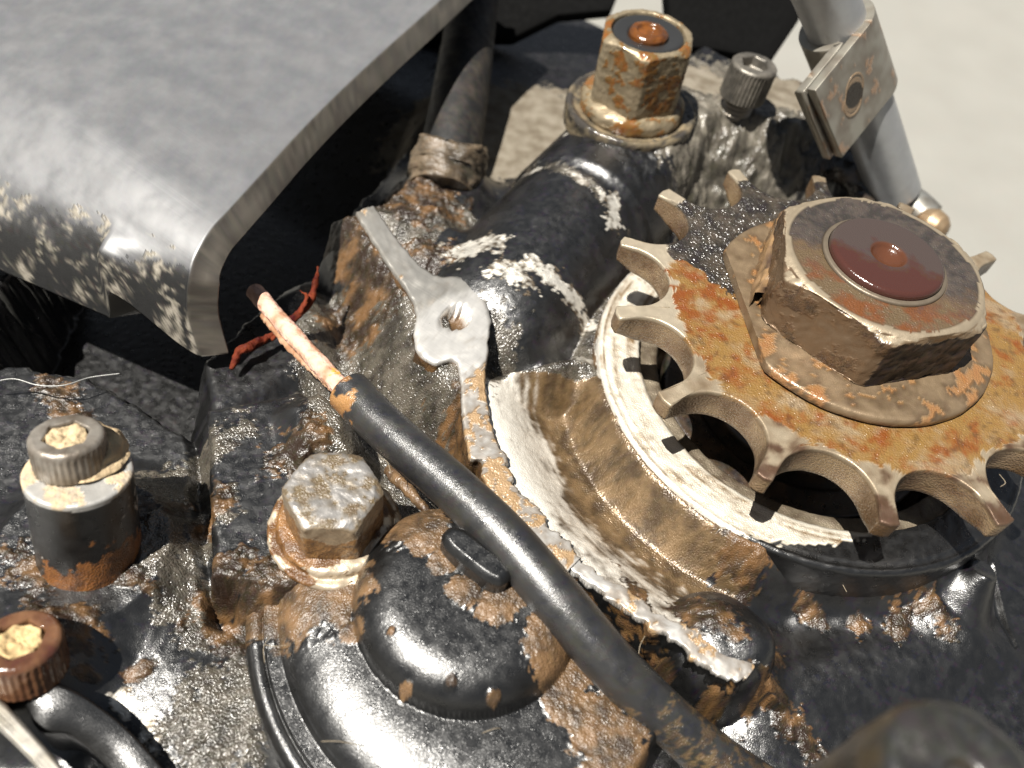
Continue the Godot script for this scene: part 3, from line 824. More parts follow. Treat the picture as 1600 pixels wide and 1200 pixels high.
# ------------------------------------------------------------------ sprocket, washer, nut, shaft
func build_sprocket():
	var t := thing("drive_sprocket", "rusty steel drive sprocket with fourteen worn teeth", "sprocket", V(0, -5.4, 0))
	var out := PackedVector2Array()
	var step := TAU / 14.0
	var ph := -1.52207
	for k in 14:
		var vc := Vector2.from_angle(ph + (k + 0.5) * step) * 35.5      # valley centre, y up in the plane
		var dirv := Vector2.from_angle(ph + (k + 0.5) * step); var tan_ := Vector2(-dirv.y, dirv.x)
		var rv := 6.75
		for j in range(-16, 17):
			var q := deg_to_rad(80.0) * j / 16.0
			out.push_back(vc - dirv * cos(q) * rv + tan_ * sin(q) * rv)
		# up the flank and across the tip of the next tooth
		var td := Vector2.from_angle(ph + (k + 1) * step); var tt := Vector2(-td.y, td.x)
		var wid := 1.35 + 0.2 * sin(k * 2.3)
		var tipr := 37.9 + 0.3 * sin(k * 1.7)
		var s: Vector2 = out[-1]
		var e := td * (tipr - 0.4) - tt * wid
		for j in range(1, 6): out.push_back(s.lerp(e, j / 5.0))
		for j in 5: out.push_back(td * (tipr - 0.12 * absf(j - 2)) + tt * lerpf(-wid + 0.25, wid - 0.25, j / 4.0))
		var vn := Vector2.from_angle(ph + (k + 1.5) * step) * 35.5; var dn := Vector2.from_angle(ph + (k + 1.5) * step); var tn := Vector2(-dn.y, dn.x)
		var q0 := deg_to_rad(-80.0)
		var s2 := vn - dn * cos(q0) * rv + tn * sin(q0) * rv
		var e2 := td * (tipr - 0.4) + tt * wid
		for j in range(0, 5): out.push_back(e2.lerp(s2, j / 5.0))
	var m := out.size()
	var rings := []
	var ring := func(f: float, inset: float, yf: Callable) -> PackedVector3Array:
		var r := PackedVector3Array(); r.resize(m)
		for k in m:
			var o: Vector2 = out[k]
			var d := (out[(k + 1) % m] - out[(k + m - 1) % m]).normalized()
			var nrm := Vector2(d.y, -d.x)
			var oi := o - nrm * inset
			var inner := Vector2.from_angle(ph + step * 0.5 - deg_to_rad(9.0) + TAU * k / m) * 12.5
			var p := inner.lerp(oi, f)
			r[k] = Vector3(p.x, yf.call(p.length()), -p.y)
		return r
	var top := func(r: float): return -0.25 * sstep(34.0, 38.0, r)
	var bot := func(r: float): return -5.4 + 1.7 * sstep(33.5, 38.0, r)
	for j in 66: rings.push_back(ring.call(pow(j / 66.0, 0.9), 0.22, top))
	rings.push_back(ring.call(1.0, 0.22, top))
	rings.push_back(ring.call(1.0, 0.06, func(r): return top.call(r) - 0.05))
	rings.push_back(ring.call(1.0, 0.0, func(r): return top.call(r) - 0.25))
	for j in range(1, 9): rings.push_back(ring.call(1.0, 0.0, func(r): return lerpf(top.call(r) - 0.25, bot.call(r) + 0.3, j / 8.0)))
	rings.push_back(ring.call(1.0, 0.35, bot)); rings.push_back(ring.call(0.5, 0.35, func(_r): return -5.4)); rings.push_back(ring.call(0.0, 0.35, func(_r): return -5.4))
	var arr := loft(rings); 
	rough(arr, 0.10, nz, 2.5)
	rough(arr, 0.55, nf, 0.8, func(p: Vector3): return sstep(11.0, 5.0, Vector2(p.x + 17.5, p.z + 6.0).length()) if p.y > -0.8 else 0.0)
	var grease := V(-24.50, -0.00, -4.38); var grease2 := V(-16.23, 0.00, 0.62)
	part("sprocket_plate", arr, func(p: Vector3, n: Vector3):
		var r := Vector2(p.x, p.z).length()
		var c := nz.get_noise_3dv(p * 1.3); var f := nf.get_noise_3dv(p)
		var c2 := nz.get_noise_3dv(p * 2.6 + Vector3(50, 0, 0))
		if p.y < -0.6:                                   # flanks of the teeth: oily brown steel
			pm = 1
			return Color(0.24, 0.165, 0.095).lerp(Color(0.1, 0.055, 0.026), clampf(0.5 + c * 1.4 + f * 0.4, 0, 1))
		var a := rad_to_deg(atan2(-p.z, p.x))
		# black grease over the far side
		var far := (-p.z - 0.35 * p.x) - 11.0 + c * 7.0 + f * 2.5
		var g := maxf(sstep(13.5, 10.0, Vector2(p.x - grease.x, p.z - grease.z).length() + c * 6.0), sstep(8.0, 5.5, Vector2(p.x - grease2.x, p.z - grease2.z).length() + c2 * 5.0 + f * 2.0))
		if r < 34.5 + c * 2.0 and (g > 0.5 or (far > 0.0 and a > 70.0)):
			pm = 2
			return Color(0.022, 0.019, 0.016).lerp(Color(0.075, 0.06, 0.045), clampf(0.4 + c2 + f * 0.3, 0, 1))
		if r > 29.2 + c * 3.0 + f:
			pm = 0
			var tan2 := Color(0.42, 0.345, 0.245).lerp(Color(0.23, 0.16, 0.095), clampf(0.4 + c2 * 1.2, 0, 1))
			tan2 = tan2.lerp(Color(0.52, 0.45, 0.34), 0.8 * maxf(sstep(-105.0, -135.0, a), sstep(130.0, 150.0, a)))  # left teeth paler: specular brightness mixed into the tan
			var red := Color(0.095, 0.048, 0.03)
			if a > -100.0 and a < 20.0: tan2 = tan2.lerp(red, 0.85 * sstep(-0.15, 0.25, c2 + (r - 33.6) * 0.06))
			return tan2
		pm = 1
		var o := Color(0.225, 0.13, 0.042).lerp(Color(0.19, 0.056, 0.011), sstep(-0.25, 0.5, c2 + f * 0.35 + (0.2 if a < -130.0 or a > 150.0 else -0.12)))
		o = o.lerp(Color(0.26, 0.19, 0.115), sstep(-0.1, 0.6, c - f * 0.3))
		var c3 := nz.get_noise_3dv(p * 5.0 + Vector3(9, 0, 20)) + f * 0.35
		return o.lerp(Color(0.06, 0.035, 0.018), 0.5 * sstep(0.15, 0.5, c3)), ["steel", "rust", "grease"], t)
	# ---- tab washer
	var w := thing("lock_washer", "round lock washer under the big nut, one edge bent up", "washer", V(0, 0.1, 0))
	var wa := lathe([W(13, 0.15), W(21.4, 0.15), W(21.9, 0.5), W(21.9, 1.3), W(21.5, 1.8), W(12.5, 1.9)], Vector3.ZERO, Vector3.UP, 260, 0.5, func(r, _h, a):
		# one side is cut straight
		var cut := deg_to_rad(205.0)
		var d := cos(a + PI - cut) 
		var ang: float = a
		var lim := 18.0 / maxf(0.05, cos(ang - deg_to_rad(140.0)))
		return minf(r, lim) if lim > 0.0 else r, 0.0)
	rough(wa, 0.12, nz, 3.0)
	var steelrust := func(p: Vector3, _n):
		var c := nz.get_noise_3dv(p * 2.0); var f := nf.get_noise_3dv(p)
		if c + f * 0.3 > 0.22: pm = 1; return Color(0.26, 0.16, 0.075).lerp(Color(0.26, 0.09, 0.02), clampf(c, 0, 1))
		return Color(0.27, 0.195, 0.12).lerp(Color(0.11, 0.07, 0.04), clampf(0.4 + c * 1.5, 0, 1))
	part("washer_disc", wa, steelrust, ["steel", "rust"], w)
	# the tab folded up against the nut's left flat
	var edge: Array = [V(-17.64, 6.00, -8.00), V(-16.36, 6.00, -0.01), V(-14.20, 5.00, 5.74), V(-13.18, 4.00, 11.03)]
	var lowe: Array = [V(-18.95, 0.50, -12.63), V(-16.98, 0.50, -2.15), V(-15.02, 0.50, 6.28), V(-13.00, 0.50, 12.40)]
	var e1 := paired(edge, 10); var e2 := paired(lowe, 10)
	var tr := []
	for k in e1.size():
		var up := e1[k] - e2[k]; var inw := Vector3(-e2[k].x, 0, -e2[k].z).normalized()
		var q := PackedVector3Array()
		for j in 8: q.push_back(e2[k] + up * j / 7.0)
		q.push_back(e1[k] + inw * 0.5 + Vector3.UP * 0.3)
		for j in 8: q.push_back(e2[k] + up * (7 - j) / 7.0 + inw * 1.5)
		tr.push_back(q)
	var ta := loft(tr); rough(ta, 0.5, nz, 4.0); rough(ta, 0.25, nf)
	part("bent_tab", ta, func(p, _n): return pdirt(p, Color(0.06, 0.04, 0.028), Color(0.32, 0.2, 0.1)), ["oil"], w)
	# ---- nut
	var nt := thing("sprocket_nut", "large rusty hexagon nut holding the sprocket", "nut", V(0, 1.9, 0))
	var prof := [W(10.0, 1.95), W(17.0, 1.95), W(17.0, 2.3), W(17.0, 9.3), W(17.0, 10.2), W(17.0, 11.0), W(14.9, 11.5), W(14.5, 11.62), W(9.4, 11.62), W(9.2, 11.4), W(9.2, 9.5)]
	var na := lathe(prof, Vector3.ZERO, Vector3.UP, 360, 0.4, func(r, h, a):
		var hx: float = hexr(29.4, a) * 1.0
		hx = minf(hx, 16.5)
		var ch: float = 14.9 + (11.5 - h) * 1.5
		return minf(r, minf(hx, ch)) if r > 14.95 else r, deg_to_rad(8.0))
	rough(na, 0.55, nz, 1.6, func(p: Vector3): return 1.0 if Vector2(p.x, p.z).length() > 14.0 and p.y < 11.2 else 0.08)
	rough(na, 0.16, nf, 1.0, func(p: Vector3): return 1.0 if p.y < 11.2 else 0.25)
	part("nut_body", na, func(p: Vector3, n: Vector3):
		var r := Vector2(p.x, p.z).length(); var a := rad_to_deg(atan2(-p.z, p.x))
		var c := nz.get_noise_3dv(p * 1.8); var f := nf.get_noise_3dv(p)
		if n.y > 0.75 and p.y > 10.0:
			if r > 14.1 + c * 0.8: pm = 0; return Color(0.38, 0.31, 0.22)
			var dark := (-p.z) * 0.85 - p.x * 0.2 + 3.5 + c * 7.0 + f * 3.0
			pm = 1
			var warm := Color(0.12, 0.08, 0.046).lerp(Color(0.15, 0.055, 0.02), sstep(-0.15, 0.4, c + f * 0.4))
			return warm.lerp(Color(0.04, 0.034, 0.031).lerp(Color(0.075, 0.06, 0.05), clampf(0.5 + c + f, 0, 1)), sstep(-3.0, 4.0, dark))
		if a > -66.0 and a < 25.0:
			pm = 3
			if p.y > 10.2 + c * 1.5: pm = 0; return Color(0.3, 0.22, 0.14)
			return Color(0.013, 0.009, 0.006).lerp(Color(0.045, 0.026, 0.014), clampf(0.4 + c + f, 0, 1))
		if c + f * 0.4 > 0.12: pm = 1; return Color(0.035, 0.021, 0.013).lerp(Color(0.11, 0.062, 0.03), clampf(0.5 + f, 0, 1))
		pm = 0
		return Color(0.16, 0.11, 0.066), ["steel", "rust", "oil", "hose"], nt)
	# ---- shaft end and circlip
	var st := thing("sprocket_shaft", "reddish brown shaft end with a centre dimple inside the big nut", "shaft", V(0, 5, 0))
	var sh := [W(8.5, 4.0), W(8.5, 12.3), W(8.4, 12.7), W(8.0, 13.0), W(2.9, 13.05), W(2.6, 12.9), W(2.1, 12.3), W(1.2, 11.8), W(0.01, 11.5)]
	part("shaft_end", lathe(sh, Vector3.ZERO, Vector3.UP, 140, 0.35), func(p: Vector3, _n):
		var c := nz.get_noise_3dv(p * 1.6); var r := Vector2(p.x, p.z).length()
		if r < 2.8: return Color(0.085, 0.036, 0.018)
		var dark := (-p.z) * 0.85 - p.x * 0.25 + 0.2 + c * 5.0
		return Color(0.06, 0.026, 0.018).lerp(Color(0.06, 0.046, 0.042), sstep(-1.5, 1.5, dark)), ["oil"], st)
	part("circlip", lathe([W(8.5, 11.2), W(9.15, 11.3), W(9.3, 11.6), W(9.15, 11.95), W(8.6, 12.0)], Vector3.ZERO, Vector3.UP, 140, 0.3), solid(Color(0.2, 0.16, 0.12)), ["steel"], st)

# ------------------------------------------------------------------ black plastic cover, upper left
func build_plastic_cover():
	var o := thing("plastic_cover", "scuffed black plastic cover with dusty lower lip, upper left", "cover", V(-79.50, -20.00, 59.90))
	var prof: Array = [V(-103.61, 6.00, -53.56), V(-100.27, 4.80, -33.85), V(-97.39, 3.40, -16.17), V(-94.85, 2.20, -0.24), V(-92.21, 1.20, 14.11), V(-89.12, 0.50, 27.44), V(-85.99, -0.00, 38.79), V(-84.04, -1.00, 47.52), V(-83.46, -1.70, 51.19), V(-82.68, -2.80, 54.28), V(-82.13, -4.20, 56.46), V(-81.52, -6.20, 58.07), V(-81.35, -9.40, 59.00), V(-80.91, -13.40, 59.71), V(-79.05, -19.80, 60.28)]
	var pr := paired(prof, 12)
	var m := pr.size()
	var inward := PackedVector3Array(); inward.resize(m)
	for k in m:
		var tn := (pr[mini(k + 1, m - 1)] - pr[maxi(k - 1, 0)]).normalized()
		var q := tn.cross(Vector3(-1, 0, 0)).normalized()
		if q.y > 0.0 and k < m / 2: q = -q
		elif k >= m / 2 and q.z > 0.0: q = -q
		inward[k] = q
	for it in 6:
		for k in range(1, m - 1): inward[k] = (inward[k - 1] + inward[k] + inward[k + 1]).normalized()
	var th := 4.0
	var nu := 150; var rings := []
	var tipb: Vector3 = pr[-1]
	var lb0 := V(-91.63, -19.60, 66.59); var lb1 := V(-117.35, -19.60, 68.47)
	for u in nu + 3:
		var d := 0.0
		var inset := 0.0
		var bevel := 2.2 * sstep(6.0, 0.5, d)
		if u == 0: inset = 0.45
		elif u == 1: d = 0.12; inset = 0.12
		else: d = 0.4 + pow((u - 2.0) / nu, 1.15) * 85.0
		var ring := PackedVector3Array()
		for k in m:
			var w := k / float(m - 1)
			var dir := Vector3(-1, 0, 0.0).lerp(Vector3(-0.976, 0.0, 0.217), sstep(0.6, 1.0, w))
			var p := pr[k] + V(1.8, 0, 0) + dir * (d + bevel)
			# bulge of the top skin
			p.y += 1.5 * sin(minf(d / 60.0, 1.0) * PI) * (1.0 - sstep(0.5, 0.8, w))
			# the notch in the lower edge
			if w > 0.7:
				var nd := d - 15.2
				var lift := 0.0
				if nd < 0.0: lift = 6.4 * sstep(-15.0, 0.0, nd)
				elif nd < 1.2: lift = 6.4 * sqrt(maxf(0.0, 1.0 - nd * nd / 1.44))
				p.y += lift * sstep(0.72, 1.0, w)
			p += inward[k] * inset
			ring.push_back(p)
		for k in range(m - 1, -1, -1):
			var e := ring[k] + inward[k] * (th - 2.0 * inset) + V(bevel, 0, 0)
			ring.push_back(e)
		rings.push_back(ring)
	# close the end face
	var face := PackedVector3Array(); var r0: PackedVector3Array = rings[0]
	face.resize(r0.size())
	for k in m:
		var c := (r0[k] + r0[2 * m - 1 - k]) * 0.5
		face[k] = c; face[2 * m - 1 - k] = c
	rings.push_front(face)
	var arr := loft(rings)
	rough(arr, 0.05, nz, 1.2)
	var b0 := pr[m - 1]
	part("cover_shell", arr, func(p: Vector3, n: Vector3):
		var c := nz.get_noise_3dv(p * 1.5); var f := nf.get_noise_3dv(p * 0.9)
		# sheen painted as lighter grey on what faces up, fading into bare black flank
		var painted_sheen := sstep(0.42, 0.9, n.y + c * 0.12 + f * 0.08)
		var base := Color(0.02, 0.019, 0.018).lerp(Color(0.115, 0.118, 0.126).lerp(Color(0.135, 0.136, 0.14), clampf(0.5 + c + f * 0.5, 0, 1)), painted_sheen)
		if n.x > 0.45 and n.z < 0.8: return Color(0.07, 0.063, 0.052).lerp(Color(0.13, 0.115, 0.092), clampf(0.5 + c + f, 0, 1))
		if painted_sheen < 0.35: pm = 2
		if n.z > 0.3 and n.y < 0.8:
			var low := sstep(-9.0, -19.0, p.y)
			var w := c * 1.1 + f * 0.9 + 0.5 * low * sstep(-100.0, -78.0, p.x) - 0.36 + 0.2 * sstep(-9.0, -4.0, p.y)
			var dusty := Color(0.2, 0.18, 0.145).lerp(Color(0.38, 0.345, 0.29), clampf(w * 1.2, 0, 1))
			if w > 0.12: pm = 1
			base = base.lerp(dusty, sstep(-0.25, 0.4, w))
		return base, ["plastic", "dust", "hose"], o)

# ------------------------------------------------------------------ bolts and screws
func cap_screw(o: Node3D, base: Vector3, axis: Vector3, r: float, h: float, mat_: String, ca: Color, cb: Color, plug: Color, knurl := 0.1):
	var prof := [W(r * 0.7, -0.3), W(r, 0.0), W(r, h - 0.9), W(r * 0.97, h - 0.35), W(r * 0.88, h), W(r * 0.56, h), W(r * 0.53, h - 0.2), W(r * 0.5, h - 2.0), W(0.01, h - 2.2)]
	var arr := lathe(prof, base, axis, 216, 0.3, func(rr, hh, a):
		if rr > r * 0.985 and hh < h - 0.8: return rr - knurl * (0.5 + 0.5 * cos(a * 36.0))
		if rr < r * 0.57: return rr * hexr(2.0, a)
		return rr)
	rough(arr, 0.06, nf)
	part("screw_head", arr, func(p, _n): return pdirt(p, ca, cb), [mat_], o)
	if plug.a > 0.0:
		var pl := lathe([W(r * 0.56, h - 1.2), W(r * 0.5, h - 0.25), W(r * 0.3, h - 0.35), W(0.01, h - 0.5)], base, axis, 60, 0.25)
		rough(pl, 0.5, nf, 1.0)
		part("dirt_plug", pl, func(p, _n): return pdirt(p, plug * 0.45, plug, 0.15, 2.0), ["dry"], o)

func build_bolts():
	# ---- pillar with the dry dusty cap screw
	var base := V(-65.69, -26.00, 92.96); var top := V(base.x, -8.0, base.z)
	top = V(-67.50, -8.00, 89.10)
	var ax := (top - base).normalized()
	var hgt := top.distance_to(base)
	var o := thing("screw_pillar", "black round pillar with bare metal top and rust at its foot", "pillar", base)
	var arr := lathe([W(8.6, -4), W(7.6, -1), W(6.7, 2), W(6.4, 5.0), W(6.3, hgt - 0.8), W(6.3, hgt - 0.25), W(6.0, hgt), W(0.01, hgt)], base, ax, 160, 0.3)
	rough(arr, 0.10, nz, 2.0)
	part("pillar_body", arr, func(p: Vector3, n: Vector3):
		var c := nz.get_noise_3dv(p * 2.0); var f := nf.get_noise_3dv(p)
		var h := (p - base).dot(ax)
		var side := p.x - base.x
		if h > hgt - 0.7 + c * 0.8:
			if c + f * 0.3 > 0.1 or side < -3.5: pm = 1; return DRY.lerp(Color(0.4, 0.34, 0.27), clampf(0.5 + f, 0, 1))
			pm = 2
			return Color(0.55, 0.53, 0.5)
		var low := 5.5 - h + c * 7.0 + f * 3.0 + side * 0.8
		if low > 0.5: pm = 3; return Color(0.09, 0.036, 0.012).lerp(Color(0.22, 0.085, 0.022), clampf(0.5 + c + f, 0, 1))
		if c > 0.38 and f > 0.0: pm = 1; return Color(0.5, 0.46, 0.4)
		return BLACK, ["paint", "dry", "steel", "mud"], o)
	var s := thing("cap_screw", "dusty grey socket cap screw with dirt filled hexagon, on the black pillar", "screw", top, "socket cap screws in the casing")
	cap_screw(s, V(-69.06, -8.00, 88.81) + V(0, -0.2, 0), (ax + V(-0.06, 0, 0.0)).normalized(), 4.4, 4.6, "steel", Color(0.34, 0.31, 0.27), Color(0.16, 0.13, 0.1), DRY)
	var dd := lathe([W(5.6, -0.2), W(5.0, 0.5), W(4.3, 1.2), W(3.0, 1.5)], V(-69.50, -8.00, 87.00), ax, 70, 0.3)
	rough(dd, 0.7, nz, 4.0)
	part("dried_dirt", dd, func(p, _n): return pdirt(p, Color(0.36, 0.27, 0.17), DRY), ["dry"], s)
	# ---- lower left rusty screw
	var b2 := V(-56.96, -19.00, 107.19)
	var s2 := thing("cap_screw_001", "brown rusted socket cap screw with pale dirt plug at the lower left edge", "screw", b2, "socket cap screws in the casing")
	cap_screw(s2, b2, (V(-57.75, -14.00, 106.04) - b2).normalized(), 4.6, 5.4, "oil", Color(0.085, 0.036, 0.022), Color(0.17, 0.085, 0.045), Color(0.66, 0.48, 0.25))
	# ---- black cap screw on the cast wall, backed out
	var b3 := V(-41.28, -4.00, -49.42)
	var s3 := thing("cap_screw_002", "black knurled socket cap screw standing proud beside the shift nut", "screw", b3, "socket cap screws in the casing")
	var ax3 := V(0.03, 1, 0.0).normalized()
	var th := lathe([W(2.4, -2), W(2.9, -1), W(2.9, 3.2), W(0.1, 3.3)], b3, ax3, 60, 0.12, func(r, h, a): return r + 0.28 * sin(TAU * h / 1.0 + a))
	part("thread", th, solid(Color(0.4, 0.36, 0.3)), ["steel"], s3)
	cap_screw(s3, b3 + ax3 * 2.4, ax3, 4.7, 7.4, "steel", Color(0.10, 0.092, 0.08), Color(0.22, 0.2, 0.17), Color(0, 0, 0, 0), 0.22)
	# ---- hexagon bolt with washers
	var b4 := V(-42.01, -17.00, 70.87)
	var hb := thing("hex_bolt", "grey worn hexagon bolt on rusty washers beside the cable", "bolt", b4)
	var ax4 := V(-0.02, 1, 0.02).normalized()
	var prof := [W(6.6, 0.8), W(6.6, 8.4), W(6.4, 8.8), W(5.3, 9.1), W(4.9, 9.15), W(0.01, 9.1)]
	var ha := lathe(prof, b4, ax4, 240, 0.25, func(r, h, a):
		var hx := minf(hexr(11.4, a), 6.45)
		return minf(r, minf(hx, 5.3 + (9.1 - h) * 1.6)) if r > 5.31 else r, deg_to_rad(22.0))
	rough(ha, 0.12, nf); rough(ha, 0.1, nz, 4.0)
	part("bolt_head", ha, func(p: Vector3, n: Vector3):
		var c := nz.get_noise_3dv(p * 3.0); var f := nf.get_noise_3dv(p * 1.5)
		var h := (p - b4).dot(ax4)
		if n.y > 0.7:
			if c + f * 0.3 > 0.2: pm = 1; return Color(0.13, 0.095, 0.055).lerp(Color(0.14, 0.1, 0.05), clampf(f, 0, 1))
			return Color(0.34, 0.325, 0.31).lerp(Color(0.2, 0.16, 0.11), clampf(0.3 + c * 2.0, 0, 1))
		if h < 5.6 + c * 2.0: pm = 1; return Color(0.13, 0.06, 0.02).lerp(Color(0.26, 0.14, 0.05), clampf(0.5 + f, 0, 1))
		return Color(0.36, 0.28, 0.19), ["steel", "mud"], hb)
	var wa := lathe([W(5.0, -1.5), W(9.0, -1.5), W(9.1, -0.8), W(8.8, -0.45), W(7.9, -0.4), W(7.75, 0.5), W(7.4, 0.85), W(5.0, 1.0)], b4, ax4, 160, 0.3)
	rough(wa, 0.3, nz, 3.5); rough(wa, 0.12, nf)
	part("washer", wa, func(p: Vector3, n: Vector3):
		var c := nz.get_noise_3dv(p * 2.5); var f := nf.get_noise_3dv(p)
		var right := (p.x - b4.x) * 0.12 + (p.z - b4.z) * 0.03
		if right + c * 0.8 > 0.55 or (Vector2(p.x - b4.x, p.z - b4.z).length() > 8.3 and c > -0.1): pm = 0; return Color(0.55, 0.46, 0.34)
		pm = 1
		return Color(0.1, 0.045, 0.015).lerp(Color(0.26, 0.13, 0.045), clampf(0.5 + c * 1.5 + f * 0.4, 0, 1)), ["steel", "mud"], hb)

# ------------------------------------------------------------------ the shift shaft's nut
func build_shift_nut():
	var b := V(-57.34, -5.00, -32.38); var ax := V(-0.02, 1, 0.05).normalized()
	var t := thing("cupped_washer", "dark oily cupped washer round the foot of the tall nut", "washer", b)
	var w := lathe([W(13.2, -3.5), W(13.2, 0.4), W(12.9, 0.9), W(12.4, 1.0), W(11.6, 0.5), W(10.0, 0.2), W(6.0, 0.2)], b, ax, 200, 0.4)
	rough(w, 0.15, nf)
	part("washer_cup", w, func(p: Vector3, n: Vector3):
		var r := (p - b).length()
		return pdirt(p, Color(0.05, 0.045, 0.038), Color(0.24, 0.19, 0.12), 0.15 if r < 11.6 else -0.35), ["oil"], t)
	var o := thing("shift_nut", "tall oily hexagon flange nut with rusty stud in its top", "nut", b)
	var fl := lathe([W(6.0, 0.3), W(10.3, 0.3), W(10.5, 0.9), W(10.4, 2.4), W(9.9, 3.0), W(7.0, 4.2)], b, ax, 160, 0.4)
	rough(fl, 0.35, nz, 3.0); rough(fl, 0.1, nf)
	var paint := func(p: Vector3, n: Vector3):
		var c := nz.get_noise_3dv(p * 2.0); var f := nf.get_noise_3dv(p)
		if c + f * 0.35 > 0.1: pm = 1; return Color(0.2, 0.07, 0.016).lerp(Color(0.15, 0.085, 0.03), clampf(0.5 + f, 0, 1))
		return Color(0.33, 0.27, 0.18).lerp(Color(0.17, 0.125, 0.065), clampf(0.4 + c * 1.5, 0, 1))
	part("flange", fl, paint, ["steel", "oil"], o)
	var hx := lathe([W(9.2, 2.0), W(9.2, 15.5), W(9.0, 16.2), W(8.0, 16.6), W(7.2, 16.6), W(7.0, 16.3), W(6.9, 15.7), W(4.2, 15.6)], b, ax, 240, 0.35, func(r, h, a):
		return minf(r, minf(minf(hexr(16.6, a), 9.3), 8.1 + (16.5 - h) * 1.3)) if r > 8.05 else r, deg_to_rad(12.0))
	rough(hx, 0.12, nf)
	part("hexagon", hx, paint, ["steel", "oil"], o)
	part("insert", lathe([W(7.0, 15.6), W(6.7, 16.2), W(6.2, 16.4), W(4.2, 16.1), W(3.8, 15.8), W(3.4, 15.5)], b, ax, 90, 0.3), solid(Color(0.03, 0.03, 0.03)), ["oil"], o)
	var st := lathe([W(3.8, 15.0), W(3.7, 16.4), W(3.2, 16.9), W(2.4, 17.0), W(2.0, 16.4), W(0.01, 16.2)], b, ax, 70, 0.25)
	rough(st, 0.15, nf)
	part("stud", st, func(p, _n): return pdirt(p, Color(0.17, 0.06, 0.016), Color(0.07, 0.028, 0.012)), ["oil"], o)

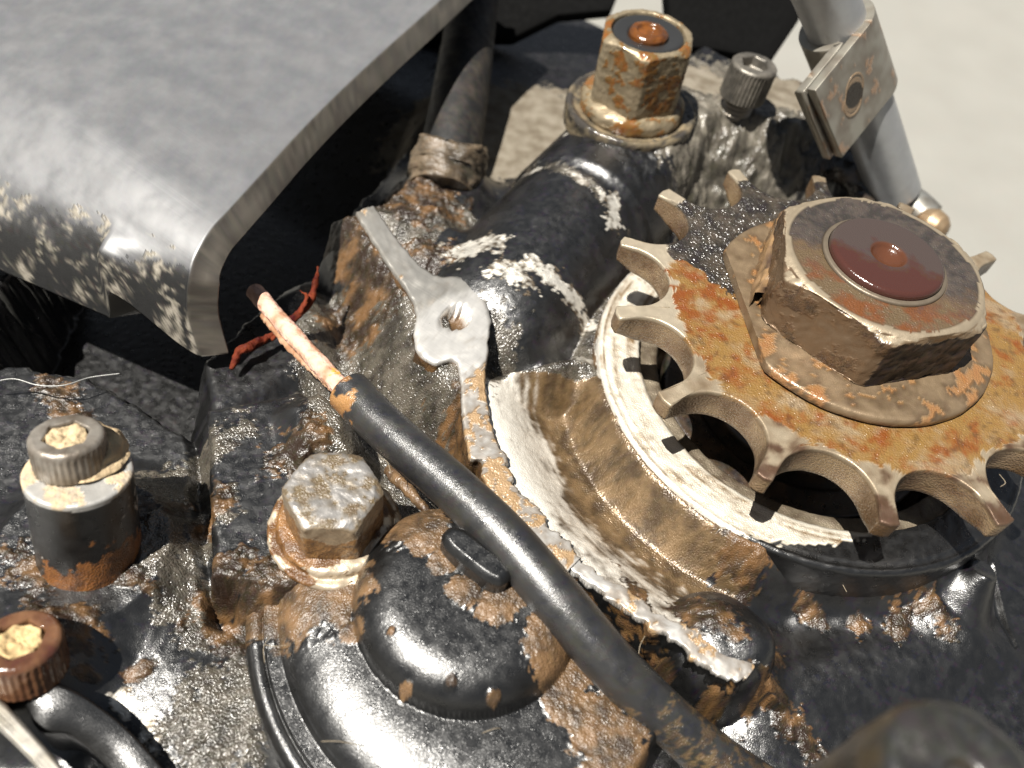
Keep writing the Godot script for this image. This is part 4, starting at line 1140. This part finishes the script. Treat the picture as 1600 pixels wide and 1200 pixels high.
# ------------------------------------------------------------------ cable, hose, steel tube
func build_tubes():
	var t := thing("cable", "thick black cable sheath running down across the side cover", "cable", V(8.29, -22.00, 62.38))
	var pts: Array = [V(-54.09, -13.00, 54.72), V(-44.87, -12.00, 56.98), V(-30.98, -11.00, 59.23), V(-21.33, -10.60, 61.17), V(-12.02, -12.00, 63.17), V(-3.41, -15.00, 64.19), V(3.13, -18.00, 64.06), V(9.71, -21.00, 63.54), V(16.69, -24.00, 62.51), V(26.49, -27.00, 60.88)]
	var arr := tube(pts, func(s): return 3.3 - 0.1 * sin(s * 9.0) + (0.25 * sstep(0.7, 1.0, s)), 260, 56)
	rough(arr, 0.02, nz, 2.0)
	var tip := V(-53.58, -15.00, 56.67)
	part("sheath", arr, func(p: Vector3, _n):
		var c := nz.get_noise_3dv(p * 2.5); var f := nf.get_noise_3dv(p)
		if p.y < -18.5 + c * 5.0 + f * 4.0 and p.x > -10.0 and f > 0.0: pm = 1; return pdirt(p, Color(0.03, 0.022, 0.015), Color(0.11, 0.075, 0.042))
		if (p - tip).length() < 5.0 + c * 3.0: pm = 1; return pdirt(p, Color(0.2, 0.09, 0.03), Color(0.36, 0.19, 0.07))
		return Color(0.02, 0.02, 0.021).lerp(Color(0.035, 0.033, 0.03), clampf(c + 0.3, 0, 1)), ["rubber", "mud"], t)
	arr = tube([V(-81.96, -17.00, 46.56), V(-75.01, -16.00, 48.82), V(-65.03, -14.50, 51.97), V(-55.95, -13.00, 54.75), V(-51.77, -13.00, 55.24)], func(s): return 1.45 + 0.05 * sin(s * 20.0), 120, 26)
	rough(arr, 0.12, nf)
	part("core_wire", arr, func(p: Vector3, _n):
		var c := nz.get_noise_3dv(p * 3.0)
		if (p - V(-56.99, -13.00, 54.02)).length() < 1.4 + c: return Color(0.62, 0.36, 0.07)
		return Color(0.72, 0.46, 0.36).lerp(Color(0.45, 0.24, 0.15), clampf(0.2 + c * 2.0, 0, 1)), ["dry"], t)
	arr = tube([V(-77.79, -18.00, 48.78), V(-69.55, -17.00, 51.62), V(-60.78, -16.00, 53.73), V(-56.57, -15.00, 54.77)], func(s): return 0.7 * (1.0 - 0.4 * s), 90, 14)
	rough(arr, 0.3, nf, 1.5)
	part("torn_strip", arr, func(p, _n): return pdirt(p, Color(0.3, 0.15, 0.08), Color(0.55, 0.36, 0.24)), ["dry"], t)
	# torn red scraps
	var r := thing("torn_red_scrap", "torn dark red rubber scraps hanging round the wire end", "rubber scrap", V(-74.29, -20.00, 48.44))
	var k := 0
	for path in [[V(-76.27, -14.00, 37.56), V(-74.37, -16.00, 40.71), V(-73.43, -17.00, 44.00), V(-74.23, -19.00, 47.70), V(-74.39, -20.00, 50.49)], [V(-75.03, -20.00, 49.13), V(-75.60, -20.00, 53.51), V(-76.08, -20.00, 56.20), V(-75.24, -21.00, 58.47)], [V(-72.49, -16.00, 45.66), V(-73.51, -15.00, 43.36), V(-75.13, -15.00, 42.85)]]:
		arr = tube(path, func(s): return [0.6, 0.7, 0.3][k] * sqrt(sin(clampf(s, 0.03, 0.97) * PI)) + 0.1, 70, 14)
		rough(arr, 0.5, nz, 4.0)
		part("scrap", arr, func(p, _n): return pdirt(p, Color(0.05, 0.01, 0.007), Color(0.17, 0.036, 0.017)), ["dry"], r)
		k += 1
	# breather hose
	var h := thing("rubber_hose", "black rubber hose rising beside the plastic cover, grime at its foot", "hose", V(-81.06, -22.00, -5.40))
	arr = tube([V(-79.80, -26.00, -3.51), V(-84.87, -23.00, -10.48), V(-90.67, -19.00, -20.09), V(-100.12, -14.00, -35.45), V(-114.69, -9.00, -58.30)], func(s): return 6.6 - 1.0 * s, 160, 60)
	rough(arr, 0.1, nz, 2.0)
	part("hose_wall", arr, func(p: Vector3, _n):
		return pdirt(p, Color(0.014, 0.013, 0.013), Color(0.05, 0.042, 0.033), -0.25), ["hose"], h)
	arr = tube([V(-80.41, -22.50, -2.50), V(-82.66, -20.00, -6.95), V(-84.21, -16.00, -9.86)], func(s): return 6.8 + 0.9 * sin(s * PI), 70, 60)
	rough(arr, 1.2, nz, 2.0); rough(arr, 0.3, nf)
	part("grime_collar", arr, func(p, _n): return pdirt(p, Color(0.035, 0.027, 0.018), Color(0.15, 0.11, 0.07)), ["mud"], h)
	# grey steel tube at the right, with its end collar and ball
	var s := thing("steel_tube", "grey steel tube standing behind the sprocket at the right", "tube", V(-3.61, -14.21, -60.46))
	arr = tube([V(-37.82, 35.11, -33.14), V(-30.97, 24.64, -41.55), V(-19.71, 8.01, -50.90), V(-5.78, -12.62, -61.47)], func(_s): return 5.15, 160, 70)
	part("tube_wall", arr, func(p, _n): return pdirt(p, Color(0.44, 0.45, 0.46), Color(0.4, 0.405, 0.41)), ["zinc"], s)
	arr = tube([V(-7.03, -15.02, -64.57), V(-1.08, -15.35, -63.55), V(2.65, -16.11, -62.64)], func(_s): return 4.2, 40, 40)
	part("end_collar", arr, func(p, _n): return pdirt(p, Color(0.3, 0.3, 0.28), Color(0.2, 0.18, 0.15)), ["zinc"], s)
	arr = lathe([W(0.01, -3.6), W(1.8, -3.2), W(3.0, -2.0), W(3.6, 0), W(3.0, 2.0), W(1.8, 3.2), W(0.01, 3.6)], V(4.07, -14.84, -59.87), V(1, 0.2, 0.3), 48, 0.3)
	part("ball_end", arr, func(p, _n): return pdirt(p, Color(0.36, 0.26, 0.16), Color(0.24, 0.15, 0.08)), ["steel"], s)
	# black clamp between casting and tube
	var c := thing("black_clamp", "small black clamp between the cast wall and the steel tube", "clamp", V(-15.71, -13.00, -59.70))
	arr = tube([V(-21.30, -13.76, -59.50), V(-17.41, -12.01, -60.18), V(-12.16, -12.98, -58.02), V(-8.78, -16.69, -56.55)], func(q): return 4.0 - 1.2 * q, 60, 30)
	rough(arr, 0.4, nz, 3.0)
	part("clamp_arm", arr, func(p, _n): return pdirt(p, Color(0.015, 0.014, 0.013), Color(0.16, 0.12, 0.09), -0.3), ["oil"], c)

# ------------------------------------------------------------------ spring clip round the steel tube
func build_clip():
	var c0 := V(-24.51, 14.89, -47.32); var a := (V(-19.71, 8.01, -50.90) - V(-30.97, 24.64, -41.55)).normalized()
	var view := (Vector3(0.000000, 0.087196, 0.115575) / MM - c0).normalized()
	var u := (view - a * view.dot(a)).normalized()      # towards the lens
	var s := u.cross(a).normalized()                    # across
	if s.dot(Vector3(0.810377, 0.147238, -0.567107)) < 0: s = -s
	var o := thing("tube_clip", "folded steel strap clip with a hole, clamped round the grey tube", "clip", c0)
	var path := PackedVector2Array()                     # (s, u)
	var R := 5.75
	var dirE := Vector2(-0.74, 0.67)                     # the ears reach left and towards the lens
	var nrm := Vector2(0.67, 0.74)
	# outer ear from its free end back to the tube, round behind, and out again as the inner ear
	for k in 48: path.push_back(nrm * (R + 0.0) + dirE * (14.8 * (1.0 - k / 48.0)))
	var a0 := nrm.angle()
	for k in 61: path.push_back(Vector2.from_angle(a0 - deg_to_rad(292.0) * k / 60.0) * R)
	var lastp: Vector2 = path[-1]
	var tgt := nrm * (R - 2.0) + dirE * 4.4
	for k in range(1, 5): path.push_back(lastp.lerp(tgt, k / 4.0))
	for k in range(1, 14): path.push_back(nrm * (R - 2.0) + dirE * (4.4 + 11.4 * k / 13.0))
	var rings := []
	var hl := 8.4; var th := 0.75
	for k in path.size():
		var tg := (path[mini(k + 1, path.size() - 1)] - path[maxi(k - 1, 0)]).normalized()
		var nn := Vector2(tg.y, -tg.x)
		var q := PackedVector3Array()
		var es := []
		for m in 29: es.push_back([lerpf(-hl + 0.2, hl - 0.2, m / 28.0), -th - 0.1])
		es.push_back([hl, -th]); es.push_back([hl, th])
		for m in 29: es.push_back([lerpf(hl - 0.2, -hl + 0.2, m / 28.0), th + 0.1])
		es.push_back([-hl, th]); es.push_back([-hl, -th])
		for e in es:
			var pp: Vector2 = path[k] + nn * float(e[1])
			q.push_back(c0 + s * pp.x + u * pp.y + a * float(e[0]))
		rings.push_back(q)
	for side in 2:
		var src: PackedVector3Array = rings[0] if side == 0 else rings[-1]
		var mid := Vector3.ZERO
		for p in src: mid += p
		mid /= src.size()
		var e := PackedVector3Array(); e.resize(src.size()); e.fill(mid)
		if side == 0: rings.push_front(e)
		else: rings.push_back(e)
	var arr := loft(rings)
	part("strap", arr, func(p, _n):
		var c := nz.get_noise_3dv(p * 2.0)
		if c + 0.4 * nf.get_noise_3dv(p) > 0.42: pm = 1; return Color(0.26, 0.17, 0.11)
		return Color(0.36, 0.34, 0.29).lerp(Color(0.24, 0.21, 0.17), clampf(0.5 + c * 1.4, 0, 1)), ["zinc", "rust"], o)
	# the hole: a dark countersunk eye with a rusty rim
	var hc2 := nrm * (R + th + 0.12) + dirE * 7.6
	var hc := c0 + s * hc2.x + u * hc2.y
	var hn := (s * nrm.x + u * nrm.y).normalized()
	var ha := lathe([W(3.2, -0.05), W(3.1, 0.12), W(2.75, 0.1), W(2.6, -0.1), W(2.5, 0.03), W(0.01, 0.05)], hc, hn, 48, 0.2, func(r, _h, an): return r * (1.0 + 0.25 * cos(2.0 * an)))
	part("clip_hole", ha, func(p: Vector3, _n): return Color(0.2, 0.14, 0.09) if (p - hc).length() > 2.3 else Color(0.02, 0.014, 0.01), ["rust"], o)

# ------------------------------------------------------------------ blurred knob close to the lens
func build_knob():
	var top := V(24.17, 26.96, 76.52)
	var o := thing("round_peg", "dark round peg close to the lens in the lower right corner", "peg", top - V(0, 40, 0))
	var arr := lathe([W(6.5, -60), W(6.5, -3.0), W(6.3, -1.4), W(5.8, -0.4), W(4.9, 0.0), W(1.6, 0.0), W(1.3, -0.3), W(1.1, -1.4), W(0.01, -1.6)], top, V(0.0, 1, 0.0), 120, 0.6)
	rough(arr, 0.3, nz, 2.0)
	part("peg_body", arr, func(p: Vector3, n: Vector3):
		if n.y > 0.6: return pdirt(p, Color(0.016, 0.0155, 0.014), Color(0.028, 0.026, 0.022))
		return pdirt(p, Color(0.014, 0.012, 0.009), Color(0.05, 0.036, 0.018)), ["rubber"], o)

# ------------------------------------------------------------------ small pieces at the edges
func build_bits():
	# black guide below the lower left screw
	var o := thing("cable_guide", "smooth black curved guide strip in the lower left corner", "guide", V(-53.38, -22.00, 109.21))
	var L: Array = [V(-62.44, -19.00, 110.05), V(-55.08, -19.00, 109.54), V(-50.59, -20.00, 110.66), V(-47.73, -21.00, 108.94), V(-43.49, -23.00, 108.50), V(-36.66, -24.00, 109.04)]
	var Rr: Array = [V(-63.92, -19.00, 108.23), V(-56.17, -18.50, 107.78), V(-51.81, -18.50, 105.98), V(-48.04, -20.00, 104.99), V(-42.57, -22.00, 104.55), V(-33.78, -24.00, 105.15)]
	var a := paired(L, 14); var b := paired(Rr, 14)
	var rings := []
	for k in a.size():
		var q := PackedVector3Array()
		for j in 13:
			var t := j / 12.0
			q.push_back(a[k].lerp(b[k], t) + Vector3.UP * (0.5 * sin(t * PI)))
		q.push_back(b[k] + V(0, -8, 0)); q.push_back(a[k] + V(0, -8, 0))
		rings.push_back(q)
	part("guide_strip", loft(rings), solid(Color(0.014, 0.013, 0.012)), ["paint"], o)
	# pale metal edge in the corner
	var e := thing("metal_edge", "pale grey metal edge crossing the lower left corner", "metal strip", V(-49.07, -17.00, 112.45))
	var pl := plate(dense([V(-61.34, -17.00, 111.66), V(-54.18, -17.00, 111.13), V(-47.22, -17.00, 111.45), V(-37.98, -17.00, 112.19), V(-38.50, -17.00, 114.14), V(-47.39, -17.00, 113.28), V(-52.31, -17.00, 113.23), V(-58.78, -17.00, 113.37)], 0.8), Vector3.UP, 5.0, 0.3)
	part("strip", pl, func(p, _n): return pdirt(p, Color(0.5, 0.48, 0.44), Color(0.3, 0.27, 0.22)), ["zinc"], e)
	# thin clear wire loop under the plastic cover
	var w := thing("thin_wire", "thin pale wire loop lying under the plastic cover at the left edge", "wire", V(-95.23, -23.00, 78.72))
	part("strand", tube([V(-101.44, -24.00, 83.20), V(-98.74, -23.00, 80.51), V(-95.02, -23.00, 78.87), V(-92.33, -23.00, 76.44), V(-90.85, -23.00, 73.02), V(-88.36, -23.00, 69.71)], func(_s): return 0.11, 120, 10), solid(Color(0.3, 0.3, 0.29)), ["steel"], w)
	# fibres lying about
	var rng := RandomNumberGenerator.new(); rng.seed = 5
	var st := SurfaceTool.new()
	var spots: Array = [V(-0.08, -17.00, 57.13), V(-39.00, -22.00, 86.64), V(-23.95, -18.00, 92.68), V(20.07, -19.00, 31.76), V(27.76, 0.30, 15.82), V(-41.09, -17.00, 56.14), V(-38.95, -10.00, 63.42), V(-35.85, -20.00, 86.30), V(-19.56, -17.50, 79.88), V(-8.44, -17.50, 79.04)]
	var f := thing("fibres", "fine pale fibres lying on the greasy metal", "fibres", V(0, -20, 0))
	f.set_meta("kind", "stuff")
	var mv := PackedVector3Array(); var mi := PackedInt32Array(); var mn := PackedVector3Array()
	for p in spots:
		var d := Vector3(rng.randf_range(-1, 1), 0, rng.randf_range(-1, 1)).normalized()
		var g := Vector3(rng.randf_range(-1, 1), 0.1, rng.randf_range(-1, 1)) * 1.2
		var l := rng.randf_range(1.5, 4.0)
		var ar := tube([p + Vector3.UP * 0.4, p + d * l * 0.5 + g * 0.4 + Vector3.UP * 0.7, p + d * l + Vector3.UP * 0.4], func(_s): return 0.05, 14, 6)
		var off := mv.size()
		mv.append_array(ar.v); mn.append_array(ar.n)
		for q in ar.i: mi.push_back(q + off)
	part("strands", {"v": mv, "n": mn, "i": mi}, solid(Color(0.26, 0.22, 0.16)), ["dry"], f)
